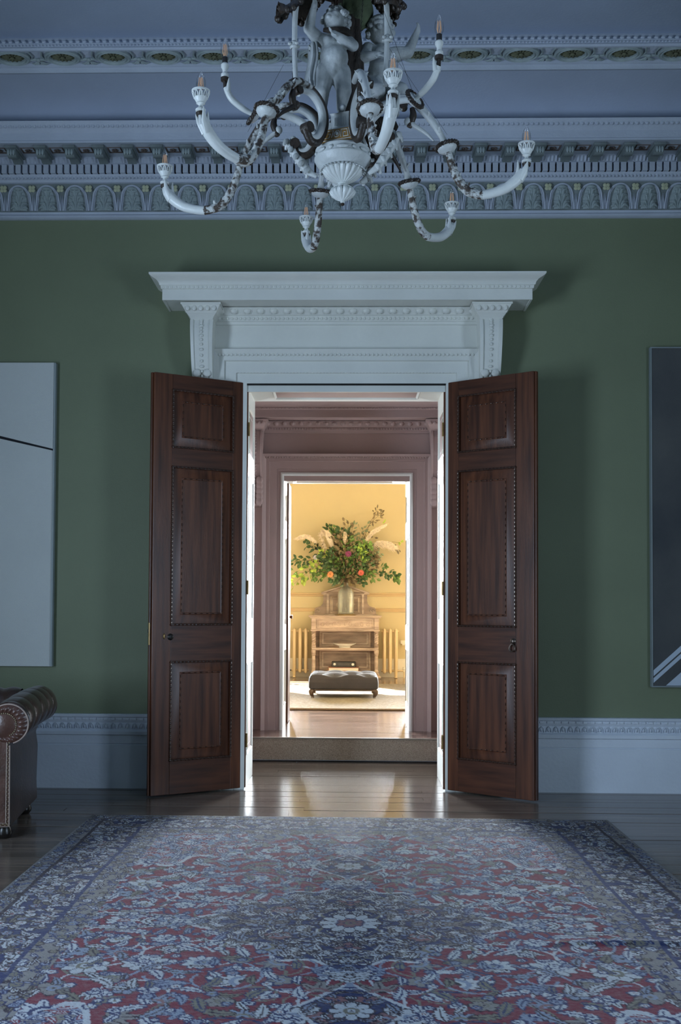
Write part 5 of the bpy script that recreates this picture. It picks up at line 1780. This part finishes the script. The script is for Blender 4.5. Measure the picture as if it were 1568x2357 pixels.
AZ = [-9.0, 47.0, 104.0, 173.0, 227.0, 284.0]
for i, az in enumerate(AZ):
    root = empty('arm', (0, 0, 0), 0, ch)
    ar = radians(az)
    dz = 0.045 if i == 4 else 0.0
    dr = (0.012, 0, 0, 0.026, 0.020, 0)[i]
    tang = Vector((-sin(ar), cos(ar), 0))
    # C-scroll from the bowl: white stem with a dark outer strap and volutes
    azs = {4: 224.0, 5: 293.0}.get(i, az)
    cpts = bez([P(azs, 0.228, 3.418), P(azs, 0.192, 3.372), P(azs, 0.144, 3.386), P(azs, 0.108, 3.468), P(azs, 0.122, 3.550), P(azs, 0.190, 3.604), P(azs, 0.262, 3.596), P(azs, 0.282, 3.566)], 7)
    b = MB().tube([p + (P(azs, 0.215, 3.485) - p) * 0.17 for p in cpts], lerp_list([0.010, 0.015, 0.018, 0.018, 0.017, 0.014, 0.010], len(cpts)), 8)
    sc = b.build('c_scroll', ENAMEL, root, smooth=50)
    b = MB().tube(cpts, lerp_list([0.018, 0.018, 0.016, 0.015, 0.014, 0.013, 0.014], len(cpts)), 8)
    for cc, rr in ((P(azs, 0.216, 3.424), 0.024), (P(azs, 0.274, 3.568), 0.017)):
        b.tube([cc - tang * 0.022, cc + tang * 0.022], rr, 14)
    b.build('dark_strap', BROWN, sc, smooth=50)
    # white acanthus console below the scroll
    if i < 4:
        b = MB()
        b.tube(bez([P(az, 0.250, 3.440), P(az, 0.222, 3.395), P(az, 0.190, 3.345), P(az, 0.158, 3.300), P(az, 0.118, 3.272)], 5), lerp_list([0.014, 0.024, 0.022, 0.018, 0.008], 21), 10, sq=(1, 0.8))
        for k in range(5):
            c_ = P(az, 0.250 - 0.024 * k, 3.432 - 0.034 * k)
            for s in (-1, 1):
                b.tube([c_ + tang * s * 0.006 + Vector((0, 0, 0.012)), c_ + tang * s * 0.022 + P(az, 0.010, 0.0), c_ + tang * s * 0.027 + P(az, 0.016, -0.018)], [0.009, 0.012, 0.006], 7)
        b.ellipsoid(P(az, 0.226, 3.448), (0.016, 0.016, 0.016), 10, 7)
        b.build('acanthus_console', ENAMEL, root, smooth=50)
    # upper branch: from the top of the scroll outwards and down to the collar
    bp_ = bez([P(az, 0.205, 3.604), P(az, 0.285, 3.602), P(az, 0.350, 3.555), P(az, 0.408, 3.480), P(az, 0.446, 3.415 + dz), P(az, 0.458, 3.384 + dz)], 6)
    horn(bp_, lerp_list([0.012, 0.018, 0.019, 0.016, 0.013, 0.018], len(bp_)), 'branch', PEEL if i in (3, 4) else ENAMEL, root)
    b = MB().tube(bez([P(az, 0.295, 3.495), P(az, 0.330, 3.470), P(az, 0.376, 3.436), P(az, 0.410, 3.400)], 5), lerp_list([0.014, 0.011, 0.008, 0.003], 16), 8)
    b.ellipsoid(P(az, 0.294, 3.496), (0.017, 0.017, 0.019), 10, 7)
    b.build('spur_leaf', BROWN if i in (4, 1) else ENAMEL, root, smooth=50)
    b = MB()
    for k in range(3):
        q = bp_[10 + 6 * k]
        b.tube([q - tang * 0.030 + Vector((0, 0, 0.016)), q - tang * 0.010, q + tang * 0.010, q + tang * 0.030 + Vector((0, 0, 0.016))], [0.002, 0.008, 0.008, 0.002], 6)
    b.build('thorn', ENAMEL, root, smooth=50)['kind'] = 'stuff'
    b = MB().tube(bez([P(az, 0.300, 3.470), P(az, 0.318, 3.520), P(az, 0.312, 3.556)], 5), lerp_list([0.012, 0.016, 0.010], 11), 8)
    b.build('link_strap', BROWN, root, smooth=50)
    # collar
    cc = P(az, 0.468, 3.368 + dz)
    shell(root, cc, 0.044, tang, radians(-14))
    rope_ring(root, cc + Vector((0, 0, 0.004)), 0.047, tang, radians(-14), 0.0085)
    # horn: chipped inner half, clean outer half, splitting into petals at the top
    inner_ = bez([P(az, 0.474, 3.345 + dz), P(az, 0.490, 3.285 + dz * 0.7), P(az, 0.520, 3.215 + dz * 0.5), P(az, 0.565, 3.160 + dz * 0.4), P(az, 0.615 + dr, 3.142 + dz * 0.4)], 7)
    outer_ = bez([P(az, 0.610 + dr, 3.1425 + dz * 0.4), P(az, 0.660 + dr, 3.150 + dz * 0.4), P(az, 0.715 + dr, 3.168 + dz * 0.4), P(az, 0.760 + dr, 3.200 + dz * 0.4), P(az, 0.790 + dr, 3.235 + dz * 0.4)], 7)
    io = horn(inner_, lerp_list([0.015, 0.017, 0.0185, 0.0195, 0.020], len(inner_)), 'horn_base', PEEL, root)
    b = MB()
    rr2 = random.Random(i)
    for k in range(6):
        q = inner_[8 + 3 * k] + Vector((0, 0, 0.016))
        d_ = (P(az, 1, 0) * 0.4 + Vector((0, 0, 1)) + tang * rr2.uniform(-1, 1)).normalized()
        b.tube([q, q + d_ * rr2.uniform(0.012, 0.030)], [0.011, 0.004], 6)
    b.build('bark_spur', PEEL, io, smooth=0)
    oo = horn(outer_, lerp_list([0.0198, 0.021, 0.0225, 0.024, 0.022], len(outer_)), 'horn', CLEAN, root)
    top = P(az, 0.803 + dr, 3.262 + dz * 0.4)
    b = MB()
    for k in range(3):
        a = ar + pi + 2 * pi * k / 3 + (0.5 if i % 2 else 0)
        d_ = Vector((cos(a), sin(a), 0))
        base_ = P(az, 0.768 + dr, 3.200 + dz * 0.4) + d_ * 0.008
        pts = [base_, base_ + P(az, 0.018, 0.038) + d_ * 0.010, base_ + P(az, 0.026, 0.088 if k != 1 else 0.070) + d_ * 0.020]
        b.tube(bez(pts, 4), lerp_list([0.018, 0.014, 0.002], 9), 8, sq=(1, 0.8))
    b.build('horn_petal', CLEAN, oo, smooth=50)
    MB().tube([P(az, 0.790 + dr, 3.225 + dz * 0.4), top], [0.016, 0.010], 10).build('socket_stem', ENAMEL, root)
    cup_parts(root, top + Vector((0, 0, 0.006)))

# three upper branches between the pairs of arms
for i, az in enumerate((-43.0, 201.0, 77.0)):
    root = empty('upper_arm', (0, 0, 0), 0, ch)
    ar = radians(az)
    tang = Vector((-sin(ar), cos(ar), 0))
    pts = bez([P(az, 0.11, 3.42), P(az, 0.20, 3.485), P(az, 0.31, 3.508), P(az, 0.40, 3.49)], 6)
    horn(pts, lerp_list([0.017, 0.017, 0.015, 0.014], len(pts)), 'branch', ENAMEL, root)
    cc = P(az, 0.420, 3.485)
    shell(root, cc, 0.040, tang, radians(62))
    rope_ring(root, cc, 0.042, tang, radians(62), 0.009)
    pts = bez([P(az, 0.425, 3.487), P(az, 0.470, 3.505), P(az, 0.520, 3.540), P(az, 0.545, 3.585)], 6)
    oo = horn(pts, lerp_list([0.010, 0.0135, 0.0145, 0.012], len(pts)), 'horn', CLEAN, root)
    b = MB()
    for s in (-1, 1):
        b0 = P(az, 0.537, 3.565) + tang * s * 0.008
        b.tube([b0, b0 + Vector((0, 0, 0.028)) + tang * s * 0.008, b0 + Vector((0, 0, 0.052)) + tang * s * 0.014], [0.011, 0.008, 0.002], 8)
    b.build('horn_petal', CLEAN, oo, smooth=50)
    t_ = P(az, 0.550, 3.612)
    b = MB().tube([P(az, 0.546, 3.585), t_], [0.010, 0.008], 8)
    b.lathe([(0.001, 0), (0.017, 0.0), (0.018, 0.014), (0.001, 0.016)], 14, tuple(t_)).build('socket_collar', BROWN, root)
    b = MB().lathe([(0.012, 0.014), (0.017, 0.020), (0.017, 0.030), (0.010, 0.036), (0.011, 0.050), (0.017, 0.060), (0.017, 0.072), (0.010, 0.080), (0.001, 0.080)], 16, tuple(t_))
    cp = b.build('candle_cup', CLEAN, root, smooth=40)
    MB().lathe([(0.010, 0.080), (0.012, 0.080), (0.012, 0.104), (0.001, 0.106)], 12, tuple(t_)).build('lamp_holder', BLACK, cp)
    bulb_at(root, tuple(t_ + Vector((0, 0, 0.098))))

# upright rods up to the crown
for az, r0 in ((214.0, 0.262), (-45.0, 0.275), (83.0, 0.26)):
    b = MB()
    p0, p1, p2 = P(az, r0 - 0.015, 3.592), P(az, r0 - 0.005, 3.80), P(az, r0 - 0.02, 4.02)
    b.tube(bez([p0, p1, p2, P(az, r0 - 0.12, 4.30)], 6), lerp_list([0.011, 0.012, 0.013, 0.010], 19), 10)
    rd = part('upright_rod', b, ENAMEL)
    b = MB().lathe([(0.012, -0.016), (0.018, -0.009), (0.015, 0.0), (0.018, 0.009), (0.012, 0.016)], 14, tuple(P(az, r0 - 0.002, 3.795)))
    for s in range(4):
        a = radians(az) + s * pi / 2
        b.ellipsoid(P(az, r0 - 0.002, 3.795) + Vector((cos(a) * 0.022, sin(a) * 0.022, 0)), (0.009, 0.009, 0.007), 7, 5)
    b.build('knuckle', ENAMEL, rd)

# carved tree trunk with the green ball, and the drooping brown leaves of the crown
b = MB()
def trunk(u, v):
    a = 2 * pi * u
    r = 0.050 + 0.006 * sin(a * 3 + v * 5) + 0.004 * sin(a * 7 - v * 9) - 0.010 * v
    return (0.030 + 0.010 * sin(v * 4) + r * cos(a), 0.03 + r * sin(a), 3.48 + 0.71 * v)
b.grid(trunk, 40, 40, closed_u=True)
part('tree_trunk', b, TRUNK, smooth=70)
b = MB()
def ballf(u, v):
    a, th = 2 * pi * u, pi * v
    r = 0.080 + 0.004 * sin(a * 8) * sin(th)
    return (0.055 + r * sin(th) * cos(a), 0.05 + r * sin(th) * sin(a), 4.055 + r * cos(th) * 1.15)
b.grid(ballf, 40, 20, closed_u=True)
part('green_ball', b, MOSS, smooth=70)
crown = part('crown_ring', MB().lathe([(0.10, 4.16), (0.16, 4.15), (0.17, 4.19), (0.10, 4.21), (0.10, 4.16)], 32), BROWN)
for k, az in enumerate((212, 262, -48, 20, 90, 150)):
    b = MB()
    ar = radians(az)
    tg = Vector((-sin(ar), cos(ar), 0))
    ax = bez([P(az, 0.13, 4.17), P(az, 0.19, 4.12), P(az, 0.24, 4.02), P(az, 0.300, 3.955), P(az, 0.335, 3.965)] if k in (0, 2) else [P(az, 0.13, 4.17), P(az, 0.18, 4.16), P(az, 0.23, 4.12), P(az, 0.27, 4.10), P(az, 0.29, 4.12)], 6)
    wd = lerp_list([0.035, 0.060, 0.075, 0.055, 0.018], len(ax))
    for i, p in enumerate(ax):
        pass
    vs, fs = [], []
    for i, p in enumerate(ax):
        for j in range(7):
            s = (j - 3) / 3
            lobe = 1 + 0.22 * abs(sin(i * 1.25))
            vs.append(p + tg * s * wd[i] * lobe + Vector((0, 0, -0.030 * s * s + 0.010 * (j % 2))))
    for i in range(len(ax) - 1):
        for j in range(6):
            fs.append((i * 7 + j, i * 7 + j + 1, i * 7 + 8 + j, i * 7 + 7 + j))
    b.add(vs, fs)
    n0 = len(vs)
    b.add([Vector(v) - Vector((0, 0, 0.012)) for v in vs], [tuple(reversed(f)) for f in fs])
    m_ = len(ax)
    for i in range(m_ - 1):
        for e in (0, 6):
            b.f.append((i * 7 + e, i * 7 + 7 + e, n0 + i * 7 + 7 + e, n0 + i * 7 + e))
    for i in range(2, m_ - 2, 3):
        for s in (-1, 1):
            b.ellipsoid(ax[i] + tg * s * wd[i] * 1.05 + Vector((0, 0, -0.03)), (0.014, 0.014, 0.016), 7, 5)
    part('crown_leaf', b, BROWN, crown, smooth=60)
# suspension stem and ceiling rose
b = MB().tube([(0.03, 0.03, 4.18), (0.0, 0.0, 4.50), (0, 0, 4.975)], 0.016, 10)
part('suspension_stem', b, BROWN)
part('ceiling_cup', MB().lathe([(0.001, 4.93), (0.05, 4.935), (0.08, 4.965), (0.085, 4.984), (0, 4.984)], 24), ENAMEL)


# ---- cherubs: one continuous body each, remeshed from tapered limbs
def capsule(b, p0, p1, r0, r1, n=12):
    p0, p1 = Vector(p0), Vector(p1)
    d = p1 - p0
    L_ = max(d.length, 1e-5)
    z = d / L_
    pts, rs = [], []
    for k in range(5):
        a = (pi / 2) * (1 - k / 4)
        pts.append(p0 - z * r0 * sin(a)); rs.append(max(r0 * cos(a), 1e-4))
    for k in range(5):
        a = (pi / 2) * k / 4
        pts.append(p1 + z * r1 * sin(a)); rs.append(max(r1 * cos(a), 1e-4))
    b.tube(pts, rs, n)


def cherub(label, loc, rz, pose, scale=1.0):
    """built about 0.52 m tall, facing -y"""
    root = bpy.data.objects.new('cherub_body', None)
    b = MB()
    J = pose
    C_ = lambda a, c, r0, r1: capsule(b, J[a] if isinstance(a, str) else a, J[c] if isinstance(c, str) else c, r0, r1)
    # trunk
    C_('pelvis', 'belly', 0.061, 0.068)
    bl_ = Vector(J['belly'])
    b.ellipsoid(bl_ + Vector((0, -0.022, -0.004)), (0.056, 0.056, 0.050), 16, 10)
    for s_ in (-1, 1):
        b.ellipsoid(Vector(J['chest']) + Vector((s_ * 0.026, -0.040, -0.002)), (0.028, 0.018, 0.024), 12, 8)
        b.ellipsoid(Vector(J['pelvis']) + Vector((s_ * 0.030, 0.040, -0.012)), (0.036, 0.034, 0.038), 12, 8)
    C_('belly', 'chest', 0.062, 0.056)
    C_('chest', 'neck', 0.050, 0.028)
    for s in 'LR':
        C_('chest', 'sho' + s, 0.044, 0.030)
        C_('sho' + s, 'elb' + s, 0.033, 0.026)
        C_('elb' + s, 'wri' + s, 0.027, 0.017)
        C_('pelvis', 'hip' + s, 0.052, 0.046)
        C_('hip' + s, 'kne' + s, 0.051, 0.037)
        C_('kne' + s, 'ank' + s, 0.038, 0.022)
        # foot
        a = Vector(J['ank' + s]); f = Vector(J['toe' + s])
        capsule(b, a, f, 0.018, 0.013)
        # hand: palm, four fingers and a thumb
        w_, e_ = Vector(J['wri' + s]), Vector(J['elb' + s])
        d = (w_ - e_).normalized()
        sd = d.orthogonal().normalized()
        up = d.cross(sd)
        palm = w_ + d * 0.020
        capsule(b, w_, palm, 0.015, 0.015)
        for q, ln in enumerate((0.020, 0.024, 0.023, 0.017)):
            o = sd * (q - 1.5) * 0.0085
            k1 = palm + o + d * 0.010
            k2 = k1 + d * ln * 0.6 + up * 0.003
            k3 = k2 + d * ln * 0.45 + up * 0.009
            capsule(b, k1, k2, 0.0052, 0.0048, 8)
            capsule(b, k2, k3, 0.0048, 0.0040, 8)
        t1 = w_ + d * 0.008 + sd * 0.014
        t2 = t1 + d * 0.012 + sd * 0.012 + up * 0.004
        capsule(b, t1, t2, 0.0060, 0.0048, 8)
    # head
    hc = Vector(J['head'])
    fd = Vector(J['face']).normalized()           # where the face looks
    rt = fd.cross(Vector((0, 0, 1))).normalized()
    hu = rt.cross(fd)
    capsule(b, J['neck'], hc - hu * 0.02, 0.028, 0.034)
    Rm = Matrix((rt, fd, hu)).transposed()
    b.ellipsoid(hc, (0.056, 0.060, 0.062), 18, 12, Rm)
    b.ellipsoid(hc + fd * 0.026 - hu * 0.022, (0.042, 0.034, 0.036), 14, 9, Rm)       # jaw and cheeks
    for s in (-1, 1):
        b.ellipsoid(hc + fd * 0.042 - hu * 0.016 + rt * s * 0.024, (0.018, 0.016, 0.016), 10, 7, Rm)   # cheeks
        b.ellipsoid(hc + fd * 0.053 + hu * 0.014 + rt * s * 0.020, (0.016, 0.008, 0.007), 10, 6, Rm)   # brows
        b.ellipsoid(hc - fd * 0.004 - hu * 0.006 + rt * s * 0.056, (0.007, 0.012, 0.016), 10, 6, Rm)   # ears
    b.ellipsoid(hc + fd * 0.064 - hu * 0.006, (0.008, 0.011, 0.009), 10, 7, Rm)       # nose
    b.ellipsoid(hc + fd * 0.058 - hu * 0.026, (0.013, 0.008, 0.0045), 10, 6, Rm)      # upper lip
    b.ellipsoid(hc + fd * 0.056 - hu * 0.034, (0.010, 0.008, 0.0045), 10, 6, Rm)
    b.ellipsoid(hc + fd * 0.048 - hu * 0.048, (0.014, 0.012, 0.010), 10, 6, Rm)       # chin
    me = b.mesh('cherub', STONE, 0)
    bm = bmesh.new(); bm.from_mesh(me)
    bmesh.ops.recalc_face_normals(bm, faces=bm.faces)
    bm.to_mesh(me); bm.free()
    o = bpy.data.objects.new('cherub', me)
    o.location = loc; o.rotation_euler = (0, 0, rz); o.scale = (scale,) * 3
    link(o, ch)
    o['label'] = label
    md = o.modifiers.new('remesh', 'REMESH'); md.mode = 'VOXEL'; md.voxel_size = 0.0042; md.use_smooth_shade = True
    sm = o.modifiers.new('smooth', 'SMOOTH'); sm.factor = 0.5; sm.iterations = 3
    # eyes and curls
    e = MB()
    for s in (-1, 1):
        e.ellipsoid(hc + fd * 0.0505 + hu * 0.002 + rt * s * 0.020, (0.0085, 0.0075, 0.0062), 10, 7, Rm)
    e.build('eye', mat('eye_stone', (0.35, 0.37, 0.37), 0.5, 0.1), o)
    e = MB()
    rc = random.Random(3)
    for k in range(90):
        z_ = rc.uniform(-0.25, 1); a = rc.uniform(0, 2 * pi)
        rad_ = sqrt(1 - z_ * z_)
        v = rt * rad_ * cos(a) + fd * rad_ * sin(a) * 1.0 + hu * z_
        if v.dot(fd) > 0.55 and z_ < 0.62: continue
        e.ellipsoid(hc + v * 0.061, (0.015, 0.015, 0.012), 7, 5)
    e.build('curly_hair', STONE, o)
    return o


STONE = mat('weathered_white_figure', (0.27, 0.30, 0.31), 0.6, 0, 16, 0.3, 60, col2=(0.50, 0.53, 0.54))
front = dict(pelvis=(0.0, 0, 0.205), belly=(0.004, -0.012, 0.255), chest=(-0.002, -0.004, 0.322), neck=(0.004, -0.002, 0.372), head=(0.012, -0.006, 0.432), face=(-0.45, -0.60, 0.55),
             shoL=(0.066, 0.0, 0.345), elbL=(0.088, -0.050, 0.300), wriL=(0.010, -0.088, 0.322),
             shoR=(-0.070, 0.0, 0.348), elbR=(-0.118, -0.040, 0.372), wriR=(-0.100, -0.060, 0.452),
             hipL=(0.036, 0, 0.190), kneL=(0.050, -0.018, 0.102), ankL=(0.040, 0.004, 0.024), toeL=(0.046, -0.036, 0.014),
             hipR=(-0.036, 0.004, 0.190), kneR=(-0.052, 0.000, 0.100), ankR=(-0.044, 0.060, 0.034), toeR=(-0.048, 0.034, 0.014))
c1 = cherub('white cherub standing at the front with one arm raised', (-0.046, -0.034, 3.542), radians(8), front, 0.96)
# drapery hanging at his side, and the dark scarf under the chin
b = MB()
def drape(u, v):
    x = -0.088 - 0.032 * u + 0.006 * sin(v * 6)
    return (x + 0.006 * sin(u * 9 + v * 3), -0.022 + 0.040 * u + 0.010 * sin(u * 14), 0.330 - 0.215 * v - 0.020 * u)
b.grid(drape, 12, 20)
dro = b.build('drapery', STONE, c1, smooth=70)
sol = dro.modifiers.new('thick', 'SOLIDIFY'); sol.thickness = 0.008
b = MB().tube(bez([(-0.05, -0.045, 0.368), (0.005, -0.066, 0.358), (0.055, -0.045, 0.368), (0.090, -0.020, 0.355)], 6), lerp_list([0.010, 0.018, 0.020, 0.012], 19), 8, sq=(1.0, 0.7))
b.build('scarf', BROWN, c1)
back_ = dict(pelvis=(0.0, 0, 0.165), belly=(0.0, -0.010, 0.215), chest=(0.0, -0.004, 0.290), neck=(0.0, 0.0, 0.345), head=(-0.006, -0.010, 0.405), face=(0.55, -0.70, 0.15),
             shoL=(0.068, 0.0, 0.318), elbL=(0.130, -0.010, 0.330), wriL=(0.158, -0.030, 0.405),
             shoR=(-0.066, 0.0, 0.315), elbR=(-0.100, -0.030, 0.260), wriR=(-0.060, -0.085, 0.250),
             hipL=(0.036, 0, 0.150), kneL=(0.060, -0.085, 0.105), ankL=(0.058, -0.010, 0.030), toeL=(0.060, -0.046, 0.015),
             hipR=(-0.036, 0.0, 0.150), kneR=(-0.050, -0.080, 0.090), ankR=(-0.044, 0.030, 0.030), toeR=(-0.044, -0.010, 0.015))
c2 = cherub('shaded cherub crouching behind with a hand lifted', (0.175, 0.085, 3.565), radians(20), back_, 1.0)
b = MB().tube(bez([(-0.09, -0.02, 0.43), (-0.055, 0.045, 0.46), (0.03, 0.05, 0.475), (0.07, 0.0, 0.455)], 6), lerp_list([0.012, 0.022, 0.022, 0.010], 19), 8)
b.build('hood', BROWN, c2)
# ledge under the crouching cherub
part('rock_ledge', MB().ellipsoid((0.175, 0.085, 3.530), (0.080, 0.075, 0.036), 14, 8), TRUNK)

# fine hanging chains
def chain(p0, p1, sag, n, name='chain'):
    b = MB()
    p0, p1 = Vector(p0), Vector(p1)
    for k in range(n):
        t0, t1 = k / n, (k + 1.25) / n
        a = p0.lerp(p1, t0) - Vector((0, 0, sag * 4 * t0 * (1 - t0)))
        c = p0.lerp(p1, min(t1, 1)) - Vector((0, 0, sag * 4 * min(t1, 1) * (1 - min(t1, 1))))
        d = c - a
        sd = d.cross(Vector((1, 0, 0) if k % 2 else (0, 1, 0.3))).normalized() * 0.0032
        m_ = a.lerp(c, 0.5)
        b.tube([a, m_ + sd, c, m_ - sd], 0.0013, 4, closed=True)
    o = part(name, b, IRON, smooth=0)
    o['kind'] = 'stuff'
    return o


chain(P(214, 0.25, 3.98), P(208, 0.255, 3.59), 0.010, 30)
chain((0.095, -0.20, 4.12), P(284, 0.26, 3.56), 0.0, 44)
b = MB()
for p0, p1 in (((0.07, -0.15, 4.25), P(-43, 0.42, 3.49)), (P(-45, 0.25, 3.80), P(-10, 0.47, 3.42)), (P(205, 0.29, 3.72), P(190, 0.43, 3.44))):
    b.tube([p0, p1], 0.0007, 4)
part('stay_wire', b, IRON, smooth=0)['kind'] = 'stuff'
